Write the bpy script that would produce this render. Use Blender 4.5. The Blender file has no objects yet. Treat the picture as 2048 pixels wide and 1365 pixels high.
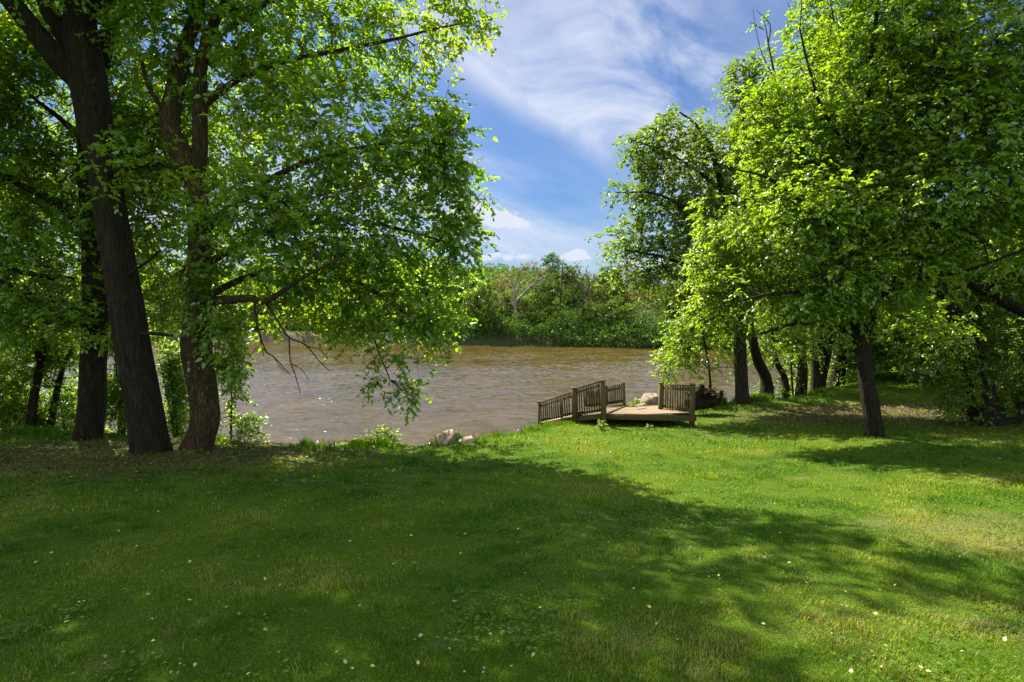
import bpy, math
import numpy as np
from mathutils import Vector

# ------------------------------------------------------------------ camera, light, sky
S = bpy.context.scene
COL = S.collection
FPX, CX, CY, HORIZ = 1138.0, 1024.0, 682.5, 620.0
CAM = np.array([0.0, 0.0, 6.25])
PITCH = math.atan((CY - HORIZ) / FPX)
cd = bpy.data.cameras.new('camera'); cam = bpy.data.objects.new('camera', cd); COL.objects.link(cam)
cam.location = CAM; cam.rotation_euler = (math.pi / 2 - PITCH, 0, 0)
cd.sensor_width = 36; cd.lens = 36 * FPX / 2048; cd.clip_start = 0.05; cd.clip_end = 5000
S.camera = cam

SUN = np.array([-0.57, 0.82, 0.0]); SUN /= np.linalg.norm(SUN)
EL = math.radians(50)
SUN = np.array([SUN[0] * math.cos(EL), SUN[1] * math.cos(EL), math.sin(EL)])
sl = bpy.data.lights.new('sun', 'SUN'); sl.energy = 5.0; sl.angle = math.radians(0.53); sl.color = (1.0, 0.91, 0.73)
so = bpy.data.objects.new('sun', sl); COL.objects.link(so)
so.rotation_euler = Vector(tuple(SUN)).to_track_quat('Z', 'Y').to_euler(); so.location = (-20, 30, 45)

S.view_settings.view_transform = 'Standard'; S.view_settings.look = 'None'
S.view_settings.exposure = 1.8; S.view_settings.gamma = 1
S.cycles.max_bounces = 10; S.cycles.diffuse_bounces = 7; S.cycles.glossy_bounces = 2
S.cycles.transmission_bounces = 7; S.cycles.transparent_max_bounces = 4
S.cycles.caustics_reflective = False; S.cycles.caustics_refractive = False
S.cycles.sample_clamp_indirect = 4

W = bpy.data.worlds.new('World'); S.world = W; W.use_nodes = True
nt = W.node_tree; N = nt.nodes; Lk = nt.links; N.clear()


def nd(tree, typ, **kw):
    n = tree.nodes.new(typ)
    for k, v in kw.items():
        if k == 'inp':
            for i, val in v.items():
                n.inputs[i].default_value = val
        else:
            setattr(n, k, v)
    return n


def mth(tree, op, a, b=None, c=None, clamp=False):
    n = tree.nodes.new('ShaderNodeMath'); n.operation = op; n.use_clamp = clamp
    for i, v in enumerate((a, b, c)):
        if v is None:
            continue
        if isinstance(v, (int, float)):
            n.inputs[i].default_value = v
        else:
            tree.links.new(v, n.inputs[i])
    return n.outputs[0]


sky = nd(nt, 'ShaderNodeTexSky', sky_type='NISHITA', sun_disc=False, sun_elevation=EL,
         sun_rotation=math.radians(-35), air_density=1.3, dust_density=0.3, ozone_density=3.0, altitude=100)
tc = nd(nt, 'ShaderNodeTexCoord')
sep = nd(nt, 'ShaderNodeSeparateXYZ'); Lk.new(tc.outputs['Generated'], sep.inputs[0])
ysafe = mth(nt, 'MAXIMUM', mth(nt, 'ABSOLUTE', sep.outputs[1]), 0.08)
U = mth(nt, 'DIVIDE', sep.outputs[0], ysafe); V = mth(nt, 'DIVIDE', sep.outputs[2], ysafe)


def strip(u0, v0, ang, lu, lv):
    """soft elongated patch of cloud, centre (u0,v0), long axis at ang degrees"""
    a = math.radians(ang); c, s = math.cos(a), math.sin(a)
    du = mth(nt, 'SUBTRACT', U, u0); dv = mth(nt, 'SUBTRACT', V, v0)
    p = mth(nt, 'ADD', mth(nt, 'MULTIPLY', du, c / lu), mth(nt, 'MULTIPLY', dv, s / lu))
    q = mth(nt, 'ADD', mth(nt, 'MULTIPLY', du, -s / lv), mth(nt, 'MULTIPLY', dv, c / lv))
    r2 = mth(nt, 'ADD', mth(nt, 'MULTIPLY', p, p), mth(nt, 'MULTIPLY', q, q))
    return mth(nt, 'POWER', 2.718, mth(nt, 'MULTIPLY', r2, -1.0))


def cloudnoise(ang, su, sv, scale, detail, dist, seed):
    cmb = nd(nt, 'ShaderNodeCombineXYZ', inp={2: seed}); Lk.new(U, cmb.inputs[0]); Lk.new(V, cmb.inputs[1])
    mp = nd(nt, 'ShaderNodeMapping'); mp.vector_type = 'TEXTURE'
    mp.inputs['Rotation'].default_value = (0, 0, math.radians(ang)); mp.inputs['Scale'].default_value = (su, sv, 1)
    Lk.new(cmb.outputs[0], mp.inputs[0])
    nz = nd(nt, 'ShaderNodeTexNoise', inp={'Scale': scale, 'Detail': detail, 'Distortion': dist, 'Roughness': 0.6})
    Lk.new(mp.outputs[0], nz.inputs['Vector'])
    return nz.outputs['Fac']


def sm(x, a, b):
    m = nd(nt, 'ShaderNodeMapRange', interpolation_type='SMOOTHSTEP', inp={'From Min': a, 'From Max': b})
    Lk.new(x, m.inputs['Value']); return m.outputs[0]


n1 = cloudnoise(-38, 1.9, 1.0, 4.2, 9, 1.3, 1.3)
n2 = cloudnoise(-22, 5.0, 1.0, 6.5, 8, 0.5, 4.1)
n3 = cloudnoise(0, 1.5, 1.0, 22.0, 6, 0.3, 7.7)
n4 = cloudnoise(-30, 1.6, 1.0, 2.2, 4, 0.5, 2.2)


def big(*terms):
    r = terms[0]
    for t in terms[1:]:
        r = mth(nt, 'ADD', r, t)
    return mth(nt, 'MINIMUM', r, 1.2)


high = big(strip(0.10, 0.47, -40, 0.40, 0.12), strip(0.25, 0.40, -35, 0.17, 0.10), strip(0.04, 0.37, -30, 0.2, 0.04), strip(-0.3, 0.62, -10, 0.6, 0.12))
over = mth(nt, 'MAXIMUM', sm(sep.outputs[2], 0.46, 0.66), sm(mth(nt, 'MULTIPLY', sep.outputs[1], -1.0), 0.15, 0.5))  # added unseen bright cloud overhead and behind the camera, for fill light
c1 = mth(nt, 'MULTIPLY', high, sm(n1, 0.34, 0.68))
low = big(strip(0.03, 0.220, -26, 0.20, 0.026), strip(0.06, 0.155, -12, 0.40, 0.05), strip(0.10, 0.10, -4, 0.40, 0.045), strip(-0.75, 0.20, 5, 0.5, 0.16), strip(0.5, 0.2, 0, 0.25, 0.1))
c2 = mth(nt, 'MULTIPLY', low, sm(n2, 0.25, 0.72))
puff = big(strip(0.0, 0.155, -12, 0.075, 0.020), strip(-0.08, 0.170, -20, 0.06, 0.03), strip(0.115, 0.098, 0, 0.022, 0.012), strip(0.00, 0.092, 0, 0.10, 0.014), strip(0.24, 0.082, 0, 0.06, 0.014))
c3 = sm(mth(nt, 'ADD', puff, mth(nt, 'MULTIPLY', mth(nt, 'SUBTRACT', n3, 0.5), 2.6)), 0.62, 1.05)
veil = mth(nt, 'MULTIPLY', sm(n4, 0.35, 0.8), 0.18)
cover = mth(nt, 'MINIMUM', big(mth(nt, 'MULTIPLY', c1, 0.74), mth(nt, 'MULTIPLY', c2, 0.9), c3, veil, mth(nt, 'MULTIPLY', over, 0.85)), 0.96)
skyg = nd(nt, 'ShaderNodeMix', data_type='RGBA', blend_type='MULTIPLY', inp={0: 1.0, 7: (0.22, 0.33, 0.50, 1)})
Lk.new(sky.outputs[0], skyg.inputs[6])
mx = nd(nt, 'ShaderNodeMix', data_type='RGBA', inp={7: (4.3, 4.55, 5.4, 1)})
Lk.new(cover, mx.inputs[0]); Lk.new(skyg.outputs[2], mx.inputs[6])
cc = nd(nt, 'ShaderNodeMix', data_type='RGBA', inp={6: (3.8, 4.05, 4.75, 1), 7: (6.1, 6.9, 7.4, 1)})  # brighter colour for the added fill cloud outside the view
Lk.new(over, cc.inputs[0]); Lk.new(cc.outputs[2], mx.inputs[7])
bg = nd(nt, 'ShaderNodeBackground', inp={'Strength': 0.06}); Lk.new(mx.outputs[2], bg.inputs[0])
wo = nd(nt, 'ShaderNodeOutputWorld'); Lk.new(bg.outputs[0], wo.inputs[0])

# ------------------------------------------------------------------ helpers
RNG = np.random.default_rng(7)


def P(px, py, D):
    xc = (px - CX) / FPX; yc = -(py - CY) / FPX
    d = np.array([xc, math.cos(PITCH) + yc * math.sin(PITCH), -math.sin(PITCH) + yc * math.cos(PITCH)])
    return CAM + d * (D / d[1])


def nrm(a):
    return a / (np.linalg.norm(a, axis=-1, keepdims=True) + 1e-9)


def sstep(a, b, x):
    t = np.clip((x - a) / (b - a), 0, 1); return t * t * (3 - 2 * t)


_h = np.random.default_rng(3).random((64, 64, 64))


def vnoise(p, scale):
    """value noise 0..1 at Nx3 points"""
    q = np.asarray(p, float) * scale + 100.0
    i = np.floor(q).astype(int); f = q - i; f = f * f * (3 - 2 * f)
    r = 0
    for a in (0, 1):
        for b in (0, 1):
            for c in (0, 1):
                w = (f[..., 0] if a else 1 - f[..., 0]) * (f[..., 1] if b else 1 - f[..., 1]) * (f[..., 2] if c else 1 - f[..., 2])
                r = r + w * _h[(i[..., 0] + a) % 64, (i[..., 1] + b) % 64, (i[..., 2] + c) % 64]
    return r


def fbm(p, scale, o=3):
    r = 0; t = 0; a = 1.0
    for k in range(o):
        r = r + a * vnoise(p, scale); t += a; a *= .5; scale *= 2.07
    return r / t


def mesh_obj(name, verts, faces, mats, parent=None, smooth=False, tone=None, midx=None, org=None):
    """faces: list of arrays (n,k). mats list. tone: per-vertex float"""
    verts = np.asarray(verts, np.float32)
    if org is not None:
        verts = verts - np.asarray(org, np.float32)
    me = bpy.data.meshes.new(name)
    me.vertices.add(len(verts)); me.vertices.foreach_set('co', verts.ravel())
    if not isinstance(faces, list):
        faces = [faces]
    faces = [np.asarray(f, np.int32) for f in faces if len(f)]
    flat = np.concatenate([f.ravel() for f in faces])
    tot = np.concatenate([np.full(len(f), f.shape[1], np.int32) for f in faces])
    st = np.concatenate([[0], np.cumsum(tot)[:-1]]).astype(np.int32)
    me.loops.add(len(flat)); me.loops.foreach_set('vertex_index', flat)
    me.polygons.add(len(tot)); me.polygons.foreach_set('loop_start', st); me.polygons.foreach_set('loop_total', tot)
    if smooth:
        me.polygons.foreach_set('use_smooth', np.ones(len(tot), bool))
    for m in mats:
        me.materials.append(m)
    if midx is not None:
        me.polygons.foreach_set('material_index', np.asarray(midx, np.int32))
    if tone is not None:
        at = me.attributes.new('tone', 'FLOAT', 'POINT'); at.data.foreach_set('value', np.asarray(tone, np.float32))
    me.update(calc_edges=True)
    o = bpy.data.objects.new(name, me); COL.objects.link(o)
    if parent is not None:
        o.parent = parent
    elif org is not None:
        o.location = tuple(float(v) for v in org)
    return o


def tag(o, label=None, cat=None, group=None, kind=None):
    if label: o['label'] = label
    if cat: o['category'] = cat
    if group: o['group'] = group
    if kind: o['kind'] = kind
    return o


def empty(name, loc, label, cat, group=None):
    o = bpy.data.objects.new(name, None); COL.objects.link(o); o.location = tuple(float(v) for v in loc)
    o.empty_display_size = 0.3
    return tag(o, label, cat, group)


class Geo:
    def __init__(s):
        s.v = []; s.q = []; s.t = []; s.n = 0

    def add(s, v, q=None, t=None):
        v = np.asarray(v, float)
        if q is not None and len(q): s.q.append(np.asarray(q, int) + s.n)
        if t is not None and len(t): s.t.append(np.asarray(t, int) + s.n)
        s.v.append(v); s.n += len(v)

    def build(s, name, mat, parent=None, org=None, smooth=False, tone=None):
        f = []
        if s.q: f.append(np.concatenate(s.q))
        if s.t: f.append(np.concatenate(s.t))
        return mesh_obj(name, np.concatenate(s.v), f, [mat], parent, smooth, tone, org=org)

    def box(s, p0, p1, w, h, up=(0, 0, 1), jitter=0.0):
        """beam from p0 to p1, w wide (sideways), h high; centred"""
        p0 = np.asarray(p0, float); p1 = np.asarray(p1, float)
        d = nrm(p1 - p0); up = np.asarray(up, float); x = np.cross(d, up)
        if np.linalg.norm(x) < 1e-3: x = np.cross(d, (1, 0, 0))
        x = nrm(x); u = np.cross(x, d)
        b = min(w, h) * 0.12
        prof = [(-w / 2 + b, -h / 2), (w / 2 - b, -h / 2), (w / 2, -h / 2 + b), (w / 2, h / 2 - b), (w / 2 - b, h / 2), (-w / 2 + b, h / 2), (-w / 2, h / 2 - b), (-w / 2, -h / 2 + b)]
        v = [p + x * a + u * c for p in (p0, p1) for a, c in prof]
        v = np.array(v) + (RNG.normal(0, jitter, (16, 3)) if jitter else 0)
        q = [(i, (i + 1) % 8, 8 + (i + 1) % 8, 8 + i) for i in range(8)]
        q += [(7, 2, 1, 0), (7, 6, 3, 2), (6, 5, 4, 3), (8, 9, 10, 15), (15, 10, 11, 14), (14, 11, 12, 13)]
        s.add(v, q)


def spline(pts, n):
    """Catmull-Rom through rows (any columns) resampled to n rows"""
    p = np.asarray(pts, float)
    if len(p) == 2:
        t = np.linspace(0, 1, n)[:, None]; return p[0] * (1 - t) + p[1] * t
    e = np.vstack([2 * p[0] - p[1], p, 2 * p[-1] - p[-2]])
    u = np.linspace(0, len(p) - 1 - 1e-6, n); i = u.astype(int); t = (u - i)[:, None]
    a, b, c, d = e[i], e[i + 1], e[i + 2], e[i + 3]
    return 0.5 * (2 * b + (c - a) * t + (2 * a - 5 * b + 4 * c - d) * t ** 2 + (3 * b - a - 3 * c + d) * t ** 3)


def tube(g, pts, rad, sides=8, rough=0.0, cap=True, seed=0.0, butt=0.0):
    pts = np.asarray(pts, float); n = len(pts); rad = np.asarray(rad, float)
    tg = nrm(np.gradient(pts, axis=0))
    ref = np.array([0.0, 1.0, 0.0]) if abs(tg[0][1]) < 0.9 else np.array([1.0, 0, 0])
    x = nrm(np.cross(tg, ref)); y = np.cross(tg, x)
    th = np.linspace(0, 2 * np.pi, sides, endpoint=False)
    ring = x[:, None] * np.cos(th)[None, :, None] + y[:, None] * np.sin(th)[None, :, None]
    r = rad[:, None] * np.ones((n, sides))
    if rough:
        L = np.concatenate([[0], np.cumsum(np.linalg.norm(np.diff(pts, axis=0), axis=1))])
        q = np.stack([np.cos(th)[None] * 4 + seed + 0 * L[:, None], np.sin(th)[None] * 4 + 0 * L[:, None], L[:, None] * .8 / max(rad.mean(), .02) * .12 + 0 * th[None]], -1)
        r = r * (1 + rough * (vnoise(q, 1.7) - .5) * 2 + rough * .8 * (vnoise(q * np.array([.35, .35, 1.]), 1.0) - .5) * 2)
    if butt:
        LL = np.concatenate([[0], np.cumsum(np.linalg.norm(np.diff(pts, axis=0), axis=1))])
        r = r * (1 + butt * np.exp(-LL / .42)[:, None] * (np.sin(th * 4 + seed)[None] * .5 + np.sin(th * 7 + 2 * seed)[None] * .3 + .25))
    v = pts[:, None] + ring * r[..., None]
    i = np.arange(n - 1)[:, None] * sides; j = np.arange(sides)[None]; k = (j + 1) % sides
    q = np.stack([i + j, i + k, i + k + sides, i + j + sides], -1).reshape(-1, 4)
    v = v.reshape(-1, 3)
    t = None
    if cap:
        v = np.vstack([v, pts[-1] + tg[-1] * rad[-1] * .5]); a = (n - 1) * sides
        t = [(a + m, a + (m + 1) % sides, n * sides) for m in range(sides)]
    g.add(v, q, t)


def sticks(a, b, r0, r1):
    """vectorised 3-sided sticks -> verts, quads"""
    n = len(a); d = nrm(b - a); x = nrm(np.cross(d, np.array([.3, .2, 1.0]))); y = np.cross(d, x)
    v = np.empty((n, 6, 3))
    for k in range(3):
        o = x * math.cos(2.094 * k) + y * math.sin(2.094 * k)
        v[:, k] = a + o * r0; v[:, 3 + k] = b + o * r1
    base = np.arange(n)[:, None, None] * 6
    q = np.array([[0, 1, 4, 3], [1, 2, 5, 4], [2, 0, 3, 5]])[None] + base
    return v.reshape(-1, 3), q.reshape(-1, 4)


def leaves(base, a, nup, ln, wd, rng, simple=False):
    """leaf blades: base points, axis, normal, length, width ratio"""
    a = nrm(a); w = nrm(np.cross(nup, a)); nn = np.cross(a, w)
    l = ln[:, None]; ww = w * l * wd; n = len(base)
    if simple:
        v = np.empty((n, 4, 3))
        v[:, 0] = base; v[:, 1] = base + a * l * .5 + ww * .5 + nn * l * .05; v[:, 2] = base + a * l; v[:, 3] = base + a * l * .5 - ww * .5 + nn * l * .05
        q = np.arange(n * 4).reshape(-1, 4)
        return v.reshape(-1, 3), q, 4
    v = np.empty((n, 6, 3))
    v[:, 0] = base
    v[:, 1] = base + a * l * .30 + ww * .48 + nn * l * .10
    v[:, 2] = base + a * l * .68 + ww * .36 + nn * l * .05
    v[:, 3] = base + a * l - nn * l * .10
    v[:, 4] = base + a * l * .68 - ww * .36 + nn * l * .05
    v[:, 5] = base + a * l * .30 - ww * .48 + nn * l * .10
    b = np.arange(n)[:, None, None] * 6
    q = np.array([[0, 1, 2, 3], [0, 3, 4, 5]])[None] + b
    return v.reshape(-1, 3), q.reshape(-1, 4), 6


# ------------------------------------------------------------------ materials
def newmat(name):
    m = bpy.data.materials.new(name); m.use_nodes = True; t = m.node_tree; t.nodes.clear()
    return m, t, nd(t, 'ShaderNodeOutputMaterial')


def ramp(t, fac, stops):
    r = nd(t, 'ShaderNodeValToRGB'); e = r.color_ramp.elements
    while len(e) < len(stops): e.new(0.5)
    for i, (p, c) in enumerate(stops):
        e[i].position = p; e[i].color = (*c, 1)
    if fac is not None: t.links.new(fac, r.inputs[0])
    return r.outputs[0]


def leafmat(name, stops, trans=0.5, tint=(1.25, 1.25, 0.55), gloss=0.07, rough=0.42):
    m, t, out = newmat(name)
    at = nd(t, 'ShaderNodeAttribute', attribute_name='tone')
    c = ramp(t, at.outputs['Fac'], stops)
    df = nd(t, 'ShaderNodeBsdfDiffuse'); t.links.new(c, df.inputs[0])
    mu = nd(t, 'ShaderNodeMix', data_type='RGBA', blend_type='MULTIPLY', inp={0: 1.0, 7: (*tint, 1)}); t.links.new(c, mu.inputs[6])
    tr = nd(t, 'ShaderNodeBsdfTranslucent'); t.links.new(mu.outputs[2], tr.inputs[0])
    m1 = nd(t, 'ShaderNodeMixShader', inp={0: trans}); t.links.new(df.outputs[0], m1.inputs[1]); t.links.new(tr.outputs[0], m1.inputs[2])
    gl = nd(t, 'ShaderNodeBsdfGlossy', inp={'Roughness': rough, 'Color': (0.9, 0.95, 0.85, 1)})
    m2 = nd(t, 'ShaderNodeMixShader', inp={0: gloss}); t.links.new(m1.outputs[0], m2.inputs[1]); t.links.new(gl.outputs[0], m2.inputs[2])
    t.links.new(m2.outputs[0], out.inputs[0])
    return m


def barkmat(name, c0, c1, moss=(0.03, 0.045, 0.012), mossamt=0.35, zs=0.14, scale=14, bump=1.0):
    m, t, out = newmat(name)
    g = nd(t, 'ShaderNodeTexCoord'); mp = nd(t, 'ShaderNodeMapping'); mp.inputs['Scale'].default_value = (1, 1, zs)
    t.links.new(g.outputs['Object'], mp.inputs[0])
    nz = nd(t, 'ShaderNodeTexNoise', inp={'Scale': scale * 1.2, 'Detail': 9, 'Roughness': .68, 'Distortion': .9}); t.links.new(mp.outputs[0], nz.inputs['Vector'])
    nr_ = nd(t, 'ShaderNodeTexNoise', inp={'Scale': scale * .9, 'Detail': 3, 'Distortion': 1.6}); t.links.new(mp.outputs[0], nr_.inputs['Vector'])
    rid = mth(t, 'MULTIPLY', mth(t, 'ABSOLUTE', mth(t, 'SUBTRACT', nr_.outputs['Fac'], .5)), 4.0, clamp=True)
    h = mth(t, 'ADD', mth(t, 'MULTIPLY', nz.outputs['Fac'], .55), mth(t, 'MULTIPLY', rid, .5))
    col = ramp(t, h, [(0.25, c0), (0.85, c1)])
    n2 = nd(t, 'ShaderNodeTexNoise', inp={'Scale': 1.3, 'Detail': 4}); t.links.new(g.outputs['Object'], n2.inputs['Vector'])
    mk = nd(t, 'ShaderNodeMapRange', inp={'From Min': .48, 'From Max': .72, 'To Max': mossamt}); t.links.new(n2.outputs['Fac'], mk.inputs[0])
    mix = nd(t, 'ShaderNodeMix', data_type='RGBA', inp={7: (*moss, 1)}); t.links.new(mk.outputs[0], mix.inputs[0]); t.links.new(col, mix.inputs[6])
    b = nd(t, 'ShaderNodeBsdfPrincipled', inp={'Roughness': .9, 'Specular IOR Level': .2}); t.links.new(mix.outputs[2], b.inputs[0])
    bp = nd(t, 'ShaderNodeBump', inp={'Strength': bump, 'Distance': .14}); t.links.new(h, bp.inputs['Height']); t.links.new(bp.outputs[0], b.inputs['Normal'])
    t.links.new(b.outputs[0], out.inputs[0])
    return m


M = {}
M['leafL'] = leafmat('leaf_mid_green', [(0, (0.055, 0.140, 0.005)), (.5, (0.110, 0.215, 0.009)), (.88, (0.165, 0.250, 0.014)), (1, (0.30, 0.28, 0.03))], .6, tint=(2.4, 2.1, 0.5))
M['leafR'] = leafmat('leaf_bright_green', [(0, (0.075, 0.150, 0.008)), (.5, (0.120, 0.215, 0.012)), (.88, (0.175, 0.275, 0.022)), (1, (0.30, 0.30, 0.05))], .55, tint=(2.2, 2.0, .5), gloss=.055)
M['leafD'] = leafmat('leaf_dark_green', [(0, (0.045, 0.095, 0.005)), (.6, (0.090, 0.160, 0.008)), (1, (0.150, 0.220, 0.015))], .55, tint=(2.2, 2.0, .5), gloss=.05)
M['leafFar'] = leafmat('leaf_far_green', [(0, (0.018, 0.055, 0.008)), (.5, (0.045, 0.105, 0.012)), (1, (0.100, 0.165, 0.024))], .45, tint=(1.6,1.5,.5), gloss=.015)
M['leafOlive'] = leafmat('leaf_olive_brown', [(0, (0.075, 0.075, 0.030)), (.5, (0.120, 0.115, 0.045)), (1, (0.20, 0.16, 0.07))], .45, tint=(1.6,1.5,.5), gloss=.015)
M['leafYellow'] = leafmat('leaf_yellow_green', [(0, (0.055, 0.090, 0.014)), (.5, (0.095, 0.140, 0.020)), (1, (0.18, 0.19, 0.04))], .5, gloss=.015)
M['bark'] = barkmat('bark_dark', (0.010, 0.008, 0.006), (0.080, 0.055, 0.032))
M['barkB'] = barkmat('bark_brown', (0.030, 0.020, 0.010), (0.20, 0.13, 0.060), zs=.25, scale=11, mossamt=.5)
M['barkG'] = barkmat('bark_grey', (0.030, 0.025, 0.018), (0.120, 0.098, 0.068), mossamt=.6)
M['barkW'] = barkmat('bark_white', (0.14, 0.125, 0.105), (0.46, 0.44, 0.40), mossamt=.1, scale=2.5)
M['barkFar'] = barkmat('bark_far', (0.06, 0.05, 0.035), (0.16, 0.13, 0.10), scale=3)


# ------------------------------------------------------------------ terrain
EX = np.array([-400, -60, -25, -15, -11, -8, -5.2, -4.2, -2.6, -1.5, -.3, .75, 2.5, 5.0, 7.9, 11, 15, 22, 35, 70, 400.])
EY = np.array([60, 26, 18.5, 15.5, 15.0, 14.6, 13.6, 13.0, 13.5, 14.0, 14.8, 16.0, 18.0, 19.0, 20.0, 21.2, 24.5, 31, 42, 62, 160.])
BX = np.array([-700, -300, -120, -53, 0, 24, 60, 120, 400, 700.])
BY = np.array([240, 175, 128, 111, 101.5, 92.5, 84, 86, 200, 330.])


def terr(x, y):
    x = np.asarray(x, float); y = np.asarray(y, float)
    yy = np.minimum(y, 14) + np.tanh((np.maximum(y, 14) - 14) / 6) * 3
    z = 4.15 - .084 * yy
    z = np.where(y < 0, 4.15 - .03 * y, z)
    p = np.stack([x, y, 0 * x], -1)
    z = z + .22 * sstep(5, 9, x) * sstep(6, 12, y) + .55 * sstep(9, 22, x) + (fbm(p, .35, 2) - .5) * .14 + (vnoise(p, 1.4) - .5) * .035
    ye = np.interp(x, EX, EY) + (vnoise(p, .6) - .5) * .7
    s = y - ye
    near = z - (z + 1.4) * sstep(-.35, 6.5, s) + .0
    yb = np.interp(x, BX, BY) + (vnoise(p, .06) - .5) * 5
    f = y - yb
    far = -1.4 + 3.4 * sstep(-3, 2.2, f) + 1.0 * sstep(2, 30, f) + (vnoise(p, .25) - .5) * .5 * sstep(0, 3, f)
    far = far + 26 * sstep(60, 330, f) * sstep(120, -60, x) + 8 * sstep(50, 260, f) + (vnoise(p, .012) - .5) * 14 * sstep(90, 260, f)
    return np.where(f > -3, np.maximum(near, far), near)


def T1(x, y):
    return float(terr(np.array([x]), np.array([y]))[0])


def axis(a, b, lo, hi, fine, grow=1.08):
    r = list(np.arange(lo, hi, fine)); d = fine
    x = lo; left = []
    while x > a: d *= grow; x -= d; left.append(x)
    x = r[-1]; d = fine; right = []
    while x < b: d *= grow; x += d; right.append(x)
    return np.array(left[::-1] + r + right)


gx = axis(-700, 700, -17, 19, .22, 1.07)
gy = np.concatenate([axis(-120, 24.5, -1, 24, .2, 1.2), np.arange(26, 86, 3.0), np.arange(86, 135, 1.0), 135 * 1.045 ** np.arange(45)])
GX, GY = np.meshgrid(gx, gy)
gv = np.stack([GX, GY, terr(GX, GY)], -1).reshape(-1, 3)
nx, ny = len(gx), len(gy)
i = np.arange(ny - 1)[:, None] * nx + np.arange(nx - 1)[None]
gq = np.stack([i, i + 1, i + nx + 1, i + nx], -1).reshape(-1, 4)

m, t, out = newmat('ground')
g = nd(t, 'ShaderNodeNewGeometry')


def gnoise(sc, det=4, rough=.6, dist=0.):
    n = nd(t, 'ShaderNodeTexNoise', inp={'Scale': sc, 'Detail': det, 'Roughness': rough, 'Distortion': dist}); t.links.new(g.outputs['Position'], n.inputs['Vector']); return n.outputs['Fac']


def mr(x, a, b, c=0., d=1.):
    n = nd(t, 'ShaderNodeMapRange', interpolation_type='SMOOTHSTEP', inp={'From Min': a, 'From Max': b, 'To Min': c, 'To Max': d}); t.links.new(x, n.inputs[0]); return n.outputs[0]


def mixc(f, a, b):
    n = nd(t, 'ShaderNodeMix', data_type='RGBA')
    t.links.new(f, n.inputs[0])
    for k, c in ((6, a), (7, b)):
        if isinstance(c, tuple): n.inputs[k].default_value = (*c, 1)
        else: t.links.new(c, n.inputs[k])
    return n.outputs[2]


fine = gnoise(45, 6, .7); mid = gnoise(2.2, 5, .6); bigs = gnoise(.45, 3, .5)
grass_c = ramp(t, fine, [(.28, (0.030, 0.050, 0.006)), (.5, (0.045, 0.098, 0.003)), (.72, (0.17, 0.20, 0.010))])
dry_c = ramp(t, fine, [(.3, (0.070, 0.060, 0.022)), (.7, (0.240, 0.205, 0.095))])
dirt_c = ramp(t, gnoise(30, 6, .7), [(.3, (0.028, 0.018, 0.010)), (.5, (0.085, 0.055, 0.030)), (.75, (0.19, 0.135, 0.080))])
sp = nd(t, 'ShaderNodeSeparateXYZ'); t.links.new(g.outputs['Position'], sp.inputs[0])
X, Y, Z = sp.outputs


def blob(x0, y0, rx, ry, nz=.5):
    a = mth(t, 'DIVIDE', mth(t, 'SUBTRACT', X, x0), rx); b = mth(t, 'DIVIDE', mth(t, 'SUBTRACT', Y, y0), ry)
    r = mth(t, 'SQRT', mth(t, 'ADD', mth(t, 'MULTIPLY', a, a), mth(t, 'MULTIPLY', b, b)))
    r = mth(t, 'ADD', r, mth(t, 'MULTIPLY', mth(t, 'SUBTRACT', mid, .5), nz * 3))
    return mr(r, .7, 1.15, 1., 0.)


def mxm(*a):
    r = a[0]
    for b in a[1:]: r = mth(t, 'MAXIMUM', r, b)
    return r


dry = mxm(mr(mid, .56, .72, 0, .55), mth(t, 'MULTIPLY', blob(5.6, 6.6, 1.5, 1.0), .5))
dirt = mxm(blob(-8.5, 12.2, 5.0, 2.6), mth(t, 'MULTIPLY', blob(11.0, 17.2, 4.5, 2.2), .9), blob(6.0, 6.2, .38, .2), mth(t, 'MULTIPLY', blob(15, 15.5, 4.5, 2.5), .7))
c = mixc(dry, grass_c, dry_c)
c = mixc(mth(t, 'MULTIPLY', dirt, mr(mid, .35, .6, .35, 1.)), c, dirt_c)
bank = mr(Z, 2.4, 1.6, 0, 1); bankfar = mth(t, 'MULTIPLY', mr(Y, 60, 70), mr(Z, 2.6, 1.7, 0, 1))
wild = ramp(t, gnoise(6, 5), [(.3, (0.010, 0.018, 0.006)), (.7, (0.035, 0.05, 0.014))])
c = mixc(mr(Y, 60, 70), c, wild)
sand = ramp(t, gnoise(3, 6, .7), [(.3, (0.035, 0.027, 0.018)), (.7, (0.16, 0.13, 0.09))])
c = mixc(mth(t, 'MULTIPLY', bank, mr(X, -12, -24, .08, 1)), c, sand)
b = nd(t, 'ShaderNodeBsdfPrincipled', inp={'Roughness': .95, 'Specular IOR Level': .1}); t.links.new(c, b.inputs[0])
bp = nd(t, 'ShaderNodeBump', inp={'Strength': 1., 'Distance': .04}); t.links.new(fine, bp.inputs['Height']); t.links.new(bp.outputs[0], b.inputs['Normal'])
t.links.new(b.outputs[0], out.inputs[0])
tag(mesh_obj('ground', gv, gq, [m], smooth=True), kind='structure')

# ------------------------------------------------------------------ river
m, t, out = newmat('river_water')
g = nd(t, 'ShaderNodeNewGeometry')
mp = nd(t, 'ShaderNodeMapping'); mp.inputs['Scale'].default_value = (.75, 1.0, 1); mp.inputs['Rotation'].default_value = (0, 0, math.radians(12)); t.links.new(g.outputs['Position'], mp.inputs[0])


def wn(sc, det, dist=0., rough=.5):
    n = nd(t, 'ShaderNodeTexNoise', inp={'Scale': sc, 'Detail': det, 'Distortion': dist, 'Roughness': rough}); t.links.new(mp.outputs[0], n.inputs['Vector']); return n.outputs['Fac']


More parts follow.
